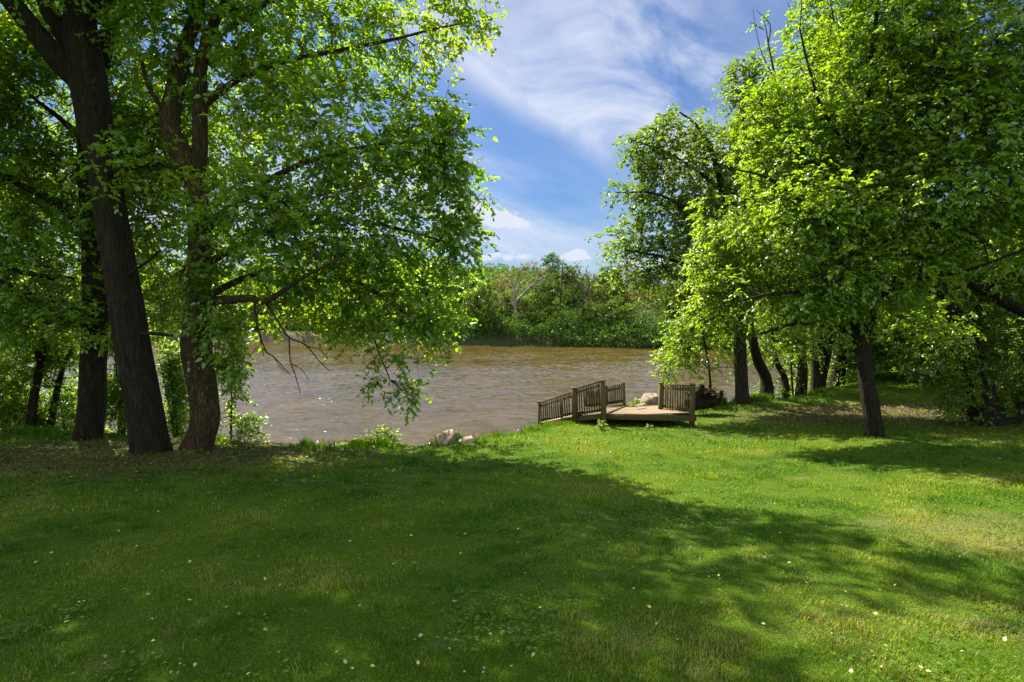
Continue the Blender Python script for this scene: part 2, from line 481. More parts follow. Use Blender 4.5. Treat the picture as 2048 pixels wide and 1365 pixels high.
patch = mth(t, 'MULTIPLY', wn(.11, 3, 1.0), 1.0)
pm = nd(t, 'ShaderNodeMapRange', interpolation_type='SMOOTHSTEP', inp={'From Min': .40, 'From Max': .60, 'To Min': .35, 'To Max': 1.0}); t.links.new(patch, pm.inputs[0])
h = mth(t, 'ADD', mth(t, 'MULTIPLY', wn(3.0, 2, .5), .35), mth(t, 'MULTIPLY', wn(8, 3, .4, .6), .2))
h = mth(t, 'MULTIPLY', h, pm.outputs[0])
bp = nd(t, 'ShaderNodeBump', inp={'Strength': 1., 'Distance': .13}); t.links.new(h, bp.inputs['Height'])
murk = ramp(t, wn(.25, 5, .8), [(.3, (0.042, 0.029, 0.008)), (.7, (0.072, 0.050, 0.016))])
b = nd(t, 'ShaderNodeBsdfPrincipled', inp={'Roughness': .06, 'IOR': 1.333}); t.links.new(murk, b.inputs[0]); t.links.new(bp.outputs[0], b.inputs['Normal'])
t.links.new(b.outputs[0], out.inputs[0])
wy = [12.0]
while wy[-1] < 112: wy.append(wy[-1] + .085 + .0038 * (wy[-1] - 12))
wy = np.array(wy + list(np.linspace(118, 340, 14)))
wx = np.concatenate([-75 - 12 * 1.18 ** np.arange(24)[::-1], axis(-74, 62, -22, 12, .16, 1.006), 66 + 12 * 1.18 ** np.arange(24)])
WX, WY = np.meshgrid(wx, wy)


def waves(x, y):
    """running chop: ridged ripples drifting to the left, fading in calmer slicks"""
    c_, s_ = math.cos(.25), math.sin(.25); u = x * c_ + y * s_; v = -x * s_ + y * c_
    wob = (vnoise(np.stack([u, v, 0 * u], -1), .35) - .5) * 2.2
    def rid(fu, fv, k): return 1 - np.abs(2 * vnoise(np.stack([u * fu + wob * .4, v * fv + wob, 0 * u + k], -1), 1.0) - 1)
    slick = .5 + .5 * sstep(.35, .6, fbm(np.stack([u * .5, v, 0 * u], -1), .09, 2))
    hgt = .045 * rid(.5, 1.1, 3) + .045 * rid(1.3, 2.4, 9) + .026 * rid(2.8, 4.4, 17)
    return (hgt - .07) * slick * 2.4


WZ = waves(WX, WY)
nwx, nwy = len(wx), len(wy)
i = np.arange(nwy - 1)[:, None] * nwx + np.arange(nwx - 1)[None]
tag(mesh_obj('river_water', np.stack([WX, WY, WZ], -1).reshape(-1, 3), np.stack([i, i + 1, i + nwx + 1, i + nwx], -1).reshape(-1, 4), [m], smooth=True), kind='structure')


# ------------------------------------------------------------------ tree builder
def make_crown(sp, outd, leaf, m, rng, simple=False, droop=.35, wd=.5, flat=1.0, spread=1.0):
    """sprays of leaves around points sp. returns verts, quads, tone for leaves"""
    n = len(sp)
    d = nrm(outd * .8 + rng.normal(0, .55, (n, 3)) * np.array([1, 1, .5]) + np.array([0, 0, -droop * .8]))
    Ls = leaf * m * .30 * rng.uniform(.7, 1.3, n) * spread
    tn = vnoise(sp, .9) * .55 + rng.random(n) * .25
    V = []; A = []; NN = []; LN = []; TN = []
    side = nrm(np.cross(d, np.array([0, 0, 1.0])))
    for j in range(m):
        tt = (j + .5) / m
        b = sp + d * (Ls * (tt - .35))[:, None] + np.array([0, 0, -1.0]) * (Ls * tt * tt * droop)[:, None]
        b = b + rng.normal(0, leaf * .18, (n, 3))
        sg = 1 if j % 2 else -1
        a = d * .65 + side * sg * rng.uniform(.4, 1.2, (n, 1)) + rng.normal(0, .35, (n, 3)) + np.array([0, 0, -droop])
        up = np.array([0, 0, flat]) + rng.normal(0, .55, (n, 3))
        V.append(b); A.append(a); NN.append(up); LN.append(leaf * rng.uniform(.4, 1.3, n)); TN.append(np.clip(tn + rng.random(n) * .28, 0, 1))
    TNc = np.concatenate(TN)
    odd = rng.random(len(TNc)) < .012; TNc[odd] = 1.0
    v, q, k = leaves(np.concatenate(V), np.concatenate(A), np.concatenate(NN), np.concatenate(LN), wd, rng, simple)
    s0 = sp - d * (Ls * .35)[:, None]; s1 = sp + d * (Ls * .45)[:, None]
    return v, q, np.repeat(TNc, k), s0, s1


def blob_points(blobs, lai, aspray, rng, gap=.38, gs=.55, nshift=0.):
    """blobs: (centre, (rx,ry,rz), density)"""
    pts = []; od = []
    for c, r, den in blobs:
        r = np.array(r, float)
        n = max(5, int(lai * den * math.pi * r[0] * r[2] / aspray))
        k = max(14, int(n * 1.9))
        u = nrm(rng.normal(0, 1, (k, 3))); rad = rng.random(k) ** (1 / 2.6)
        lump = .72 + .5 * vnoise(u * 1.0 + c, 1.6)
        p = c + u * (rad * lump)[:, None] * r
        keep = fbm(p + nshift, gs, 2) > gap + rng.normal(0, .03, k)
        p = p[keep][:n]; pts.append(p); od.append(nrm((p - c) / r * .8 + np.array([0, 0, .1])))
    return np.concatenate(pts), np.concatenate(od)


def tree(name, label, cat, limbs, blobs, leafmat_, bark, leaf=.12, m=13, lai=3.0, group=None, base=None, simple=False, seed=0,
         wd=.58, gap=.38, gs=.55, droop=.24, rough=.10, sides=18, branch=True, kper=16, twig=1.0, extra=None, trunk_name='trunk', maxz=None, nshift=0.):
    """limbs: list of rows (x,y,z,r) polylines; first is the trunk"""
    rng = np.random.default_rng(seed + 11)
    base = np.array(limbs[0][0][:3] if base is None else base, float)
    root = empty(name, base, label, cat, group)
    g = Geo(); nodes = []; nr = []
    for li, L in enumerate(limbs):
        L = np.array(L, float); length = np.linalg.norm(np.diff(L[:, :3], axis=0), axis=1).sum()
        n = max(6, int(length / max(.12, L[0, 3] * .7))); s = spline(L, n)
        wob = np.stack([vnoise(s[:, :3] + 7 * k, 1.1) - .5 for k in range(3)], 1) * min(.12, L[0, 3] * .5) * (1 if li else .5)
        s[:, :3] += wob
        tube(g, s[:, :3], np.maximum(s[:, 3], .004), sides if li == 0 else max(6, sides - 8), rough, seed=li * 3.1 + seed, butt=.3 if (li == 0 and sides >= 16) else 0)
        st = 0 if li else int(n * .35)
        nodes.append(s[st:, :3]); nr.append(s[st:, 3])
    nodes = np.concatenate(nodes); nr = np.concatenate(nr)
    if blobs:
        asp = m * leaf * leaf * wd * .62 * .62
        sp, od = blob_points(blobs, lai, asp, rng, gap, gs, nshift)
        if maxz: sel = sp[:, 2] < maxz; sp, od = sp[sel], od[sel]
        v, q, tn, s0, s1 = make_crown(sp, od, leaf, m, rng, simple, droop, wd)
        sv, sq = sticks(s0, s1, .004 * twig, .0025 * twig)
        if branch:
            K = min(len(sp), max(3, len(sp) // kper)); cen = sp[rng.choice(len(sp), K, replace=False)]
            dist0 = np.array([np.min(np.linalg.norm(nodes - c, axis=1)) for c in cen])
            for c in cen[np.argsort(dist0)]:
                dd = nodes - c; dl = np.linalg.norm(dd, axis=1); cost = dl + np.maximum(0, dd[:, 2]) * .5 - np.minimum(nr, .08) * 3
                j = int(np.argmin(cost)); p0 = nodes[j]; L = dl[j]
                if L < .15: continue
                mid = (p0 + c) / 2 + rng.normal(0, .10 * L, 3) + np.array([0, 0, .10 * L])
                k = max(4, min(12, int(L / .35) + 3)); s = spline(np.array([p0, mid, c]), k)
                s[1:-1] += rng.normal(0, .03 * min(L, 1.5), (k - 2, 3))
                r0 = min(nr[j] * .7, (.010 + .013 * L) * twig); rr = np.linspace(max(r0, .006 * twig), .005 * twig, k)
                tube(g, s, rr, 5, 0, cap=False)
                nodes = np.vstack([nodes, s[1:]]); nr = np.concatenate([nr, rr[1:]])
            # thin twigs from the branch network to each spray
            idx = np.empty(len(sp), int)
            for a in range(0, len(sp), 800):
                idx[a:a + 800] = np.argmin(((s0[a:a + 800, None] - nodes[None]) ** 2).sum(-1), 1)
            far = np.linalg.norm(nodes[idx] - s0, axis=1) < 2.2
            v2, q2 = sticks(nodes[idx][far], s0[far], .0055 * twig, .004 * twig)
            g.add(v2, q2)
        nl = len(v)
        mesh_obj('crown', np.vstack([v, sv]), [np.vstack([q, sq + nl])], [leafmat_, bark], root,
                 tone=np.concatenate([tn, np.zeros(len(sv))]), midx=np.concatenate([np.zeros(len(q)), np.ones(len(sq))]), org=base)
    if extra is not None: extra(g, rng)
    g.build(trunk_name, bark, root, org=base, smooth=True)
    return root


def LP(*rows):
    """pixel limb: rows (px,py,D,width px)"""
    return [(*P(a, b, D), max(w, 1) / 2 / FPX * D) for a, b, D, w in rows]


def B(px, py, D, rx, ry, rd=None, den=1.0):
    """pixel blob"""
    s = D / FPX; return (P(px, py, D), (rx * s, rd if rd else (rx + ry) / 2 * s, ry * s), den)


def foot(px, py, D, dig=.15):
    p = P(px, py, D); return p


def ground_limb(rows, flare=1.5, dig=.25):
    """prepend a buried, flared foot so a trunk meets the terrain"""
    x, y, z, r = rows[0]; zt = T1(x, y)
    rows = [list(q) for q in rows]; rows[0][2] = zt + .12
    nxt = rows[1]; k = .5 if nxt[2] - zt < 1.2 else .5 / (nxt[2] - zt)
    midp = [x + (nxt[0] - x) * k, y + (nxt[1] - y) * k, zt + (nxt[2] - zt) * k, r * .98 + (nxt[3] - r) * k]
    return [[x, y, zt - dig, r * flare * 1.05], [x, y, zt + .03, r * flare * .9], midp] + rows[1:]


# ---- left group
def left_trees():
    # leaning dark trunk, forks high
    D = 12.4
    L1 = [ground_limb(LP((304, 905, D, 70), (277, 740, D, 60), (246, 590, D, 56), (224, 440, D + .1, 53), (200, 300, D + .2, 54), (182, 190, D + .2, 62), (168, 110, D + .3, 62), (162, 20, D + .4, 52), (172, -150, D + .8, 42), (190, -420, D + 1.4, 22), (200, -700, D + 2, 8)), 1.12),
          LP((165, 165, D + .2, 46), (118, 120, D, 42), (70, 60, D - .2, 36), (20, 0, D - .4, 34), (-60, -120, D - .7, 26), (-130, -330, D - .8, 12)),
          LP((150, 100, D + .3, 34), (105, 30, D + .5, 30), (60, -80, D + .8, 22), (40, -300, D + 1, 10)),
          LP((175, 20, D + .4, 26), (300, -120, D - .4, 20), (470, -260, D - 1.2, 12), (640, -330, D - 1.6, 6)),
          LP((190, -150, D + .6, 22), (350, -300, D + .2, 16), (560, -430, D, 8)),
          LP((215, 345, D, 12), (300, 330, D - .5, 9), (390, 345, D - 1.0, 5)),
          LP((248, 668, D, 8), (310, 668, D - .3, 7), (345, 672, D - .5, 5),),
          LP((240, 560, D, 7), (300, 520, D - .5, 5), (320, 500, D - .8, 3))]
    bl = [B(120, 330, 13.6, 170, 120, 1.0, .8), B(60, 180, 13.8, 120, 120, 1.0, .9), B(340, 50, 13, 150, 100, 1.2, 1), B(250, 330, 11.6, 90, 80, .9, .45),
          B(300, 200, 13.8, 120, 80, .8, .8), B(60, -150, 12.6, 330, 200, 2.6, .8), B(400, -180, 11.8, 300, 170, 2.2, .5), B(250, -420, 12.6, 420, 180, 3.0, .6),
          B(-220, 100, 12.5, 220, 260, 2.4, 1), B(560, -380, 11.4, 120, 70, 1.2, .4), B(-150, -300, 12.4, 260, 220, 2.5, .9), B(150, -680, 13.4, 300, 120, 2.5, .8),
          B(90, 560, 13.4, 110, 70, 1.0, .45), B(-330, -60, 8.6, 240, 200, 2.2, 1.0), B(-300, -430, 8.6, 330, 220, 2.4, 1.0)]
    tree('leaning_tree', 'thick dark trunk leaning left and forking near the top left corner', 'tree', L1, bl, M['leafL'], M['bark'], leaf=.132, lai=1.9, seed=1, sides=28, rough=.09)
    # second trunk behind, left
    D = 14.4
    L2 = [ground_limb(LP((178, 885, D, 54), (186, 760, D, 46), (190, 650, D, 46), (192, 520, D, 44), (186, 420, D, 40), (178, 330, D, 36), (190, 200, D, 30), (215, 60, D, 24), (230, -150, D + .5, 16), (240, -330, D + 1, 7)), 1.1),
          LP((185, 500, D, 26), (160, 455, D - .2, 22), (120, 412, D - .4, 17), (60, 380, D - .7, 14), (0, 352, D - 1, 13), (-120, 300, D - 1.4, 8)),
          LP((190, 650, D, 18), (120, 605, D - .5, 16), (50, 590, D - .8, 14), (0, 566, D - 1, 13), (-90, 500, D - 1.4, 9)),
          LP((150, 560, D - .3, 12), (70, 550, D - .6, 10), (0, 535, D - .8, 8)),
          LP((190, 300, D, 16), (120, 240, D, 10), (60, 190, D, 5))]
    bl = [B(60, 250, 14.6, 150, 110, 1.6, .7), B(110, 420, 13.6, 130, 60, 1.2, .65), B(20, 470, 13.6, 110, 70, 1.2, .55), B(70, 620, 13.8, 110, 90, 1.3, 1.0), B(200, 120, 15.4, 160, 120, 1.6, .9),
          B(300, 300, 15.4, 150, 120, 1.4, 1.1), B(130, 520, 15, 70, 50, .8, .9), B(140, 620, 15, 60, 50, .8, .9), B(130, 330, 15.2, 80, 70, 1, 1), B(60, 400, 15.2, 110, 60, 1, .6), B(0, 60, 15, 160, 120, 1.5, .8), B(260, 480, 15, 90, 90, 1, .8), B(-120, 420, 13.5, 160, 160, 1.8, .9), B(120, 520, 16.6, 140, 60, 1.2, .6), B(290, 540, 16.6, 90, 60, 1.0, .6), B(-60, 560, 16.6, 120, 60, 1.2, .6), B(100, 400, 17, 140, 70, 1.2, .5), B(-110, 640, 14, 150, 100, 1.6, 1), B(200, -160, 15.5, 300, 150, 2, .8), B(160, 640, 13.2, 80, 50, .6, .6)]
    tree('upright_tree', 'straight dark trunk standing behind the leaning trunk, long bare limbs reaching left', 'tree', L2, bl, M['leafL'], M['bark'], leaf=.12, lai=2.4, seed=2, sides=22)
    # crooked trunk, forks into a Y
    D = 13.0
    L3 = [ground_limb(LP((393, 890, D, 62), (412, 838, D, 56), (404, 770, D, 54), (393, 700, D, 56), (398, 640, D, 50), (400, 560, D, 42), (398, 460, D, 40), (388, 355, D, 42), (362, 300, D, 36), (342, 255, D, 34), (352, 180, D, 32), (378, 80, D, 26), (398, 0, D, 24), (420, -150, D, 18), (470, -330, D, 10)), 1.15),
          LP((392, 350, D, 32), (402, 300, D, 28), (404, 210, D, 26), (408, 120, D, 22), (440, 20, D, 16), (520, -100, D, 10)),
          LP((400, 605, D, 20), (440, 602, D - .4, 18), (500, 598, D - .9, 15), (535, 603, D - 1.2, 12), (600, 560, D - 1.6, 8), (680, 520, D - 1.8, 5)),
          LP((398, 470, D, 20), (480, 400, D - .3, 14), (600, 330, D - .6, 10), (760, 290, D - .8, 6), (880, 290, D - .8, 3)),
          LP((408, 210, D, 16), (470, 165, D, 12), (580, 120, D - .2, 9), (740, 90, D - .2, 7), (880, 55, D, 4), (985, 40, D, 2)),
          LP((400, 540, D, 16), (520, 470, D - .2, 11), (690, 440, D - .3, 8), (840, 470, D - .4, 5), (930, 500, D - .4, 3)),
          LP((402, 600, D, 14), (540, 540, D + .2, 11), (700, 560, D + .2, 9), (800, 620, D - .2, 7), (870, 690, D - .4, 4)),
          LP((690, 558, D + .2, 7), (735, 620, D, 5), (752, 690, D - .2, 4), (780, 760, D - .4, 2)),
          LP((345, 240, D, 12), (300, 180, D - .3, 9), (280, 110, D - .5, 6)),
          LP((450, 60, D, 12), (640, -60, D - .5, 9), (820, -150, D - .8, 6), (1000, -190, D - .8, 3)),
          # bare hanging twigs over the water
          LP((510, 600, D - 1, 6), (512, 640, D - 1, 4), (530, 700, D - 1, 3), (548, 715, D - 1, 2.4), (580, 750, D - 1, 1.4)),
          LP((530, 603, D - 1.1, 6), (560, 650, D - 1.1, 4), (578, 676, D - 1.1, 3.4), (610, 690, D - 1.1, 3), (640, 725, D - 1.1, 2), (660, 742, D - 1.1, 1.2)),
          LP((578, 676, D - 1.1, 3), (580, 720, D - 1.1, 2.4), (590, 750, D - 1.1, 2), (601, 788, D - 1.1, 1.2)),
          LP((612, 693, D - 1.1, 2), (640, 700, D - 1.1, 1.6), (655, 718, D - 1.1, 1.2)), LP((584, 728, D - 1.1, 2), (605, 742, D - 1.1, 1.4), (618, 762, D - 1.1, 1)),
          LP((532, 703, D - 1, 2), (515, 695, D - 1, 1.6), (500, 715, D - 1, 1.2)), LP((548, 714, D - 1, 2), (560, 735, D - 1, 1.4), (574, 745, D - 1, 1)),
          LP((530, 700, D - 1, 2), (520, 670, D - 1, 1.6), (513, 640, D - 1, 1)), LP((515, 610, D - 1, 3), (517, 660, D - 1, 2), (528, 715, D - 1, 1.2))]
    bl = [B(600, 70, 13.2, 190, 120, 1.8, 1), B(780, 70, 13.2, 140, 80, 1.3, .8), B(905, 20, 13, 90, 50, .9, .8), B(940, 60, 13, 60, 26, .5, .5), B(470, 160, 13.8, 150, 120, 1.6, .9),
          B(640, 250, 12.6, 190, 120, 1.7, 1.1), B(830, 190, 13, 80, 60, .8, .7), B(860, 290, 12.6, 95, 80, 1.0, 1.3), B(900, 240, 12.8, 50, 40, .6, 1), B(930, 470, 12.8, 50, 60, .6, 1.1), B(900, 330, 12.4, 70, 50, .8, 1), B(760, 340, 12.6, 150, 90, 1.3, 1.1), B(910, 380, 12.8, 80, 50, .8, 1.2),
          B(480, 400, 11.8, 130, 90, 1.0, 1.1), B(560, 480, 12.2, 170, 110, 1.4, 1.1), B(740, 460, 12.6, 190, 100, 1.5, 1.2), B(880, 480, 12.8, 85, 60, .9, .9), B(890, 555, 13, 60, 45, .6, .8),
          B(700, 560, 13.2, 170, 70, 1.3, 1), B(820, 600, 13.0, 110, 60, 1.0, 1.1), B(880, 650, 12.7, 55, 45, .5, 1.0), B(810, 655, 12.7, 80, 45, .6, .9), B(450, 560, 12.2, 75, 90, .8, 1.0),
          B(530, 570, 12.4, 80, 50, .7, .8), B(895, 720, 12.6, 18, 28, .25, .8), B(790, 715, 12.5, 60, 22, .4, .6), B(745, 745, 12.5, 26, 50, .3, .5), B(790, 775, 12.5, 65, 26, .35, .8), B(830, 800, 12.5, 24, 14, .2, .6),
          B(460, 680, 12.6, 36, 70, .4, .8), B(690, 650, 13.4, 60, 40, .5, .5),
          B(520, -110, 12.8, 270, 130, 2.0, .65), B(830, -100, 12.4, 150, 70, 1.5, .55), B(1010, -150, 12.0, 130, 60, 1.2, .9), B(450, -330, 12.6, 200, 110, 2.0, .5), B(400, 280, 14.4, 140, 120, 1.3, .8), B(600, 630, 14.2, 140, 34, .7, .8), B(540, 540, 15.8, 180, 60, 1.0, .6), B(760, 560, 15.8, 150, 60, 1.0, .6), B(420, 470, 16, 120, 70, 1.0, .6), B(500, 610, 12.4, 90, 50, .8, 1.), B(640, 600, 13.4, 120, 50, .9, 1.), B(330, 600, 13.6, 70, 60, .8, .9), B(310, 420, 14.6, 80, 80, .9, 1.), B(405, 440, 12.2, 60, 50, .45, .9), B(400, 560, 12.2, 50, 60, .4, .8), B(300, 300, 14.6, 80, 90, .9, .9), B(300, 520, 14, 60, 70, .8, .7), B(430, 640, 12.4, 50, 60, .5, .9), B(720, 650, 13, 70, 40, .6, .8)]
    tree('crooked_tree', 'crooked brown trunk splitting into a Y, broad crown spreading right over the river', 'tree', L3, bl, M['leafL'], M['barkB'], leaf=.138, lai=2.0, gap=.33, seed=3, sides=24, rough=.10, droop=.28, nshift=13.7)


left_trees()


# ---- generic young tree / bush from ground position
def stems(x, y, n, h, lean, r, rng, dig=.15):
    z = T1(x, y); out_ = []
    for k in range(n):
        a = rng.uniform(0, 6.28); l = lean * rng.uniform(.3, 1)
        bx, by = (x, y) if k == 0 else (x + rng.normal(0, .12), y + rng.normal(0, .12))
        hh = h * rng.uniform(.75, 1)
        out_.append([(bx, by, z - dig, r), (bx + math.cos(a) * l * .35, by + math.sin(a) * l * .35, z + hh * .45, r * .7), (bx + math.cos(a) * l, by + math.sin(a) * l, z + hh, r * .25)])
    return out_


def bush(name, label, cat, x, y, h, w, mat, leaf=.1, n=4, lai=2.2, seed=0, group=None, gap=.36, den=1., bark='barkG', wd=.5, m=11, low=.0, gs=1.1, simple=False):
    rng = np.random.default_rng(seed + 500); z = T1(x, y)
    st = stems(x, y, n, h * .85, w * .45, max(.008, h * .012), rng)
    bl = []
    for k in range(max(3, int(h * 2))):
        a = rng.uniform(0, 6.28); f = (k + .5) / max(3, int(h * 2))
        rr = w * .5 * (1 - .35 * f) * rng.uniform(.25, .6)
        bl.append((np.array([x + math.cos(a) * rr, y + math.sin(a) * rr, z + h * (low + (1 - low) * (.18 + .72 * f))]), (w * .36, w * .36, h * .24), den))
    return tree(name, label, cat, st, bl, mat, M[bark], leaf=leaf, lai=lai, seed=seed, group=group, gap=gap, sides=8, rough=.05, kper=10, gs=gs, m=m, wd=wd, simple=simple)


def XY(px, D):
    return (px - CX) / FPX * D, D


def left_under():
    D = 16.0
    tree('sapling', 'thin forked sapling trunk at the far left edge, left of the other slim stem', 'tree',
         [ground_limb(LP((62, 900, D, 20), (68, 800, D, 15), (80, 725, D, 13), (95, 640, D, 9), (110, 560, D, 5)), 1.2), LP((80, 730, D, 9), (66, 690, D, 6), (40, 640, D, 3))],
         [B(60, 640, 16, 100, 60, 1, 1), B(30, 740, 16.2, 80, 60, .9, 1.), B(100, 700, 16.4, 60, 50, .7, .8), B(40, 830, 16.4, 70, 40, .8, 1)], M['leafL'], M['bark'], leaf=.10, lai=2.4, seed=21, sides=10)
    D = 16.6
    tree('sapling', 'slim sapling stem between the forked sapling and the upright dark trunk', 'tree',
         [ground_limb(LP((95, 895, D, 16), (110, 800, D, 11), (128, 730, D, 9), (150, 690, D, 5)), 1.2), LP((100, 860, D, 8), (80, 845, D, 5), (70, 800, D, 3))],
         [B(130, 700, 16.6, 60, 50, .7, .7), B(120, 790, 16.8, 50, 50, .6, .8), B(140, 860, 16.5, 40, 28, .4, .8)], M['leafL'], M['bark'], leaf=.10, lai=2.2, seed=22, sides=10)
    for k, (px, D, h, w, lb) in enumerate([
        (10, 16.4, 2.6, 2.2, 'leafy shrub filling the left picture edge below the saplings'),
        (125, 17.6, 2.6, 1.8, 'leafy shrub behind the two slim stems, left of the upright dark trunk'),
        (238, 16.6, 4.2, 1.5, 'leafy shrub showing between the upright and the leaning trunk'),
        (345, 16.6, 3.4, 1.1, 'low shrub in the gap between the leaning and the crooked trunk'),
        (470, 14.3, .75, 1.3, 'low spreading shrub at the right foot of the crooked trunk')]):
        x, y = XY(px, D)
        bush('bank_shrub', lb, 'shrub', x, y, h, w, M['leafL'], leaf=.095 if k < 4 else .06, seed=30 + k, group='shrubs along the left bank', lai=2.0)
    # leafy suckers right of the crooked trunk
    x, y = XY(455, 14.4)
    tree('sapling', 'tall leafy sapling rising just right of the crooked trunk', 'tree', [[(x, y, T1(x, y) - .1, .03), (x + .05, y, 3.9, .022), (x + .1, y, 5.3, .01)]],
         [B(450, 700, 14.0, 40, 70, .5, 1), B(462, 780, 14.2, 28, 40, .4, .7), B(448, 640, 14, 50, 50, .5, .9), B(440, 840, 14, 18, 30, .3, .5)], M['leafL'], M['barkG'], leaf=.11, lai=2.1, seed=37, sides=8)


left_under()


# ---- right group
def right_trees():
    D = 13.2
    L = [ground_limb(LP((1750, 880, D, 30), (1738, 800, D, 29), (1728, 730, D, 28), (1722, 675, D, 30), (1712, 640, D, 24), (1700, 560, D, 20), (1705, 440, D, 18), (1720, 300, D, 14), (1740, 150, D, 10), (1760, 0, D, 6)), 1.25),
         LP((1722, 680, D, 22), (1738, 640, D - .2, 17), (1745, 560, D - .4, 14), (1790, 440, D - .8, 11), (1850, 300, D - 1.2, 8), (1900, 150, D - 1.5, 5)),
         LP((1715, 670, D, 14), (1670, 655, D - .2, 10), (1600, 648, D - .5, 7), (1520, 668, D - .8, 5)),
         LP((1705, 620, D, 12), (1640, 590, D - .4, 9), (1560, 585, D - .8, 6), (1480, 600, D - 1, 4)),
         LP((1745, 600, D - .3, 12), (1830, 560, D - 1, 9), (1940, 540, D - 1.6, 7), (2050, 500, D - 2, 5)),
         LP((1702, 500, D, 12), (1620, 420, D - .2, 8), (1540, 360, D - .4, 6), (1470, 340, D - .4, 3)),
         LP((1720, 320, D, 10), (1650, 230, D, 7), (1620, 140, D, 5), (1600, 60, D, 3))]
    bl = [B(1600, 470, 13.6, 170, 110, 1.6, 1.1), B(1560, 590, 13.2, 150, 70, 1.3, 1.0), B(1440, 600, 13.6, 60, 60, .8, .9), B(1690, 330, 13.4, 190, 120, 1.8, 1.1), B(1600, 300, 14, 130, 90, 1.4, .9),
          B(1720, 160, 13.6, 170, 110, 1.7, 1.1), B(1860, 230, 12.6, 180, 130, 1.7, 1.1), B(1860, 400, 12.2, 190, 110, 1.7, 1.1), B(1980, 320, 12, 160, 150, 1.8, 1), B(1780, 530, 12.6, 170, 80, 1.4, 1),
          B(1960, 480, 12.0, 150, 70, 1.2, .8), B(1860, 70, 12.6, 200, 110, 1.8, 1.1), B(1990, 100, 12, 150, 150, 1.8, 1.), B(1700, 610, 13.0, 150, 50, 1.1, .8), B(1740, 20, 13.4, 130, 90, 1.4, .9), B(1470, 420, 14.2, 80, 100, 1.1, 1.), B(1470, 300, 14.6, 60, 70, .9, .8), B(1530, 220, 14.6, 80, 60, 1, .9), B(1420, 540, 14.2, 60, 60, .8, .9), B(1830, 640, 13.4, 110, 50, 1, .6),
          B(2160, 250, 12, 170, 260, 2, 1), B(1850, -160, 12.6, 280, 140, 2.2, .9), B(1640, 420, 12.2, 110, 100, 1.0, .8), B(1690, 540, 12, 110, 70, .8, .7)]
    tree('spreading_tree', 'slim dark trunk on the right lawn under a broad bright green crown', 'tree', L, bl, M['leafR'], M['bark'], leaf=.105, lai=2.5, gap=.34, seed=5, sides=20, droop=.30)

    D = 19.6
    L = [ground_limb(LP((1484, 812, D, 26), (1482, 740, D, 24), (1478, 660, D, 23), (1470, 560, D, 20), (1455, 450, D, 17), (1435, 340, D, 12), (1400, 260, D, 7), (1360, 225, D, 3)), 1.25),
         LP((1474, 620, D, 12), (1420, 560, D - .4, 9), (1340, 520, D - .8, 6), (1250, 500, D - 1, 3)),
         LP((1465, 520, D, 11), (1400, 440, D - .4, 8), (1320, 390, D - .6, 5), (1230, 385, D - .8, 2)),
         LP((1455, 450, D, 10), (1480, 340, D + .2, 8), (1490, 220, D + .2, 5), (1500, 130, D + .2, 3)),
         LP((1445, 380, D, 8), (1360, 320, D - .3, 5), (1270, 280, D - .5, 3)),
         LP((1472, 600, D, 9), (1420, 640, D - .8, 6), (1380, 660, D - 1.4, 4))]
    bl = [B(1345, 255, 19.4, 62, 34, 1.0, .85), B(1290, 300, 19.2, 60, 45, .9, .8), B(1350, 330, 19.4, 85, 50, 1.2, 1.), B(1265, 390, 19, 60, 34, .8, .7), B(1340, 410, 19.2, 90, 50, 1.2, 1.), B(1260, 480, 19, 66, 40, .9, .85),
          B(1350, 500, 19, 90, 50, 1.2, 1.), B(1300, 555, 18.6, 80, 30, .9, .8), B(1400, 570, 19, 70, 60, 1, 1), B(1430, 450, 19.6, 80, 90, 1.3, 1), B(1430, 300, 20, 80, 80, 1.3, .9), B(1490, 370, 20, 70, 100, 1.3, 1),
          B(1490, 180, 20.2, 50, 70, .9, .8), B(1500, 520, 19, 80, 80, 1.2, 1), B(1520, 250, 20.4, 60, 80, 1, .9), B(1230, 540, 18.8, 34, 22, .5, .6), B(1450, 640, 18.8, 70, 40, .9, .8)]
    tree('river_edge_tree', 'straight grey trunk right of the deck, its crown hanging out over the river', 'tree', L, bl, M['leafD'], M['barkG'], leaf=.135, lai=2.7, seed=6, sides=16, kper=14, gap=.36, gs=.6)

    D = 24.
    x0 = XY(1640, D)[0]
    L = [[(x0, D, T1(x0, D) - .2, .26), *[tuple(r) for r in LP((1630, 620, D, 22), (1600, 400, D, 17), (1570, 250, D, 12), (1545, 130, D, 4), (1528, 40, D, 1.2))]],
         LP((1600, 400, D, 10), (1640, 260, D, 7), (1625, 120, D, 3), (1605, 20, D, 1.4), (1590, -20, D, 1)),
         LP((1550, 160, D, 4), (1525, 110, D, 2), (1512, 60, D, 1.2), (1506, 20, D, .8)), LP((1536, 90, D, 3), (1540, 50, D, 2), (1512, 20, D, 1)), LP((1528, 60, D, 2), (1500, 45, D, 1)), LP((1618, 90, D, 2), (1640, 50, D, 1.4), (1652, 10, D, 1)), LP((1610, 60, D, 2), (1590, 40, D, 1.2), (1575, 5, D, 1))]
    bl = [B(1560, 110, D, 50, 50, 1, .6), B(1530, 60, D, 24, 30, .6, .25), B(1610, 50, D, 40, 50, .8, .5), B(1600, 210, D, 90, 80, 1.6, 1), B(1540, 250, D, 70, 70, 1.4, .9), B(1640, 120, D, 60, 70, 1.2, .9), B(1600, 330, D, 120, 110, 2, 1), B(1680, 60, D + 1, 50, 60, 1.2, .9), B(1590, 480, D, 130, 110, 2, 1),
          B(1720, 250, D, 120, 160, 2, 1), B(1500, 450, D, 90, 90, 1.6, 1), B(1760, 450, D, 130, 130, 2, 1)]
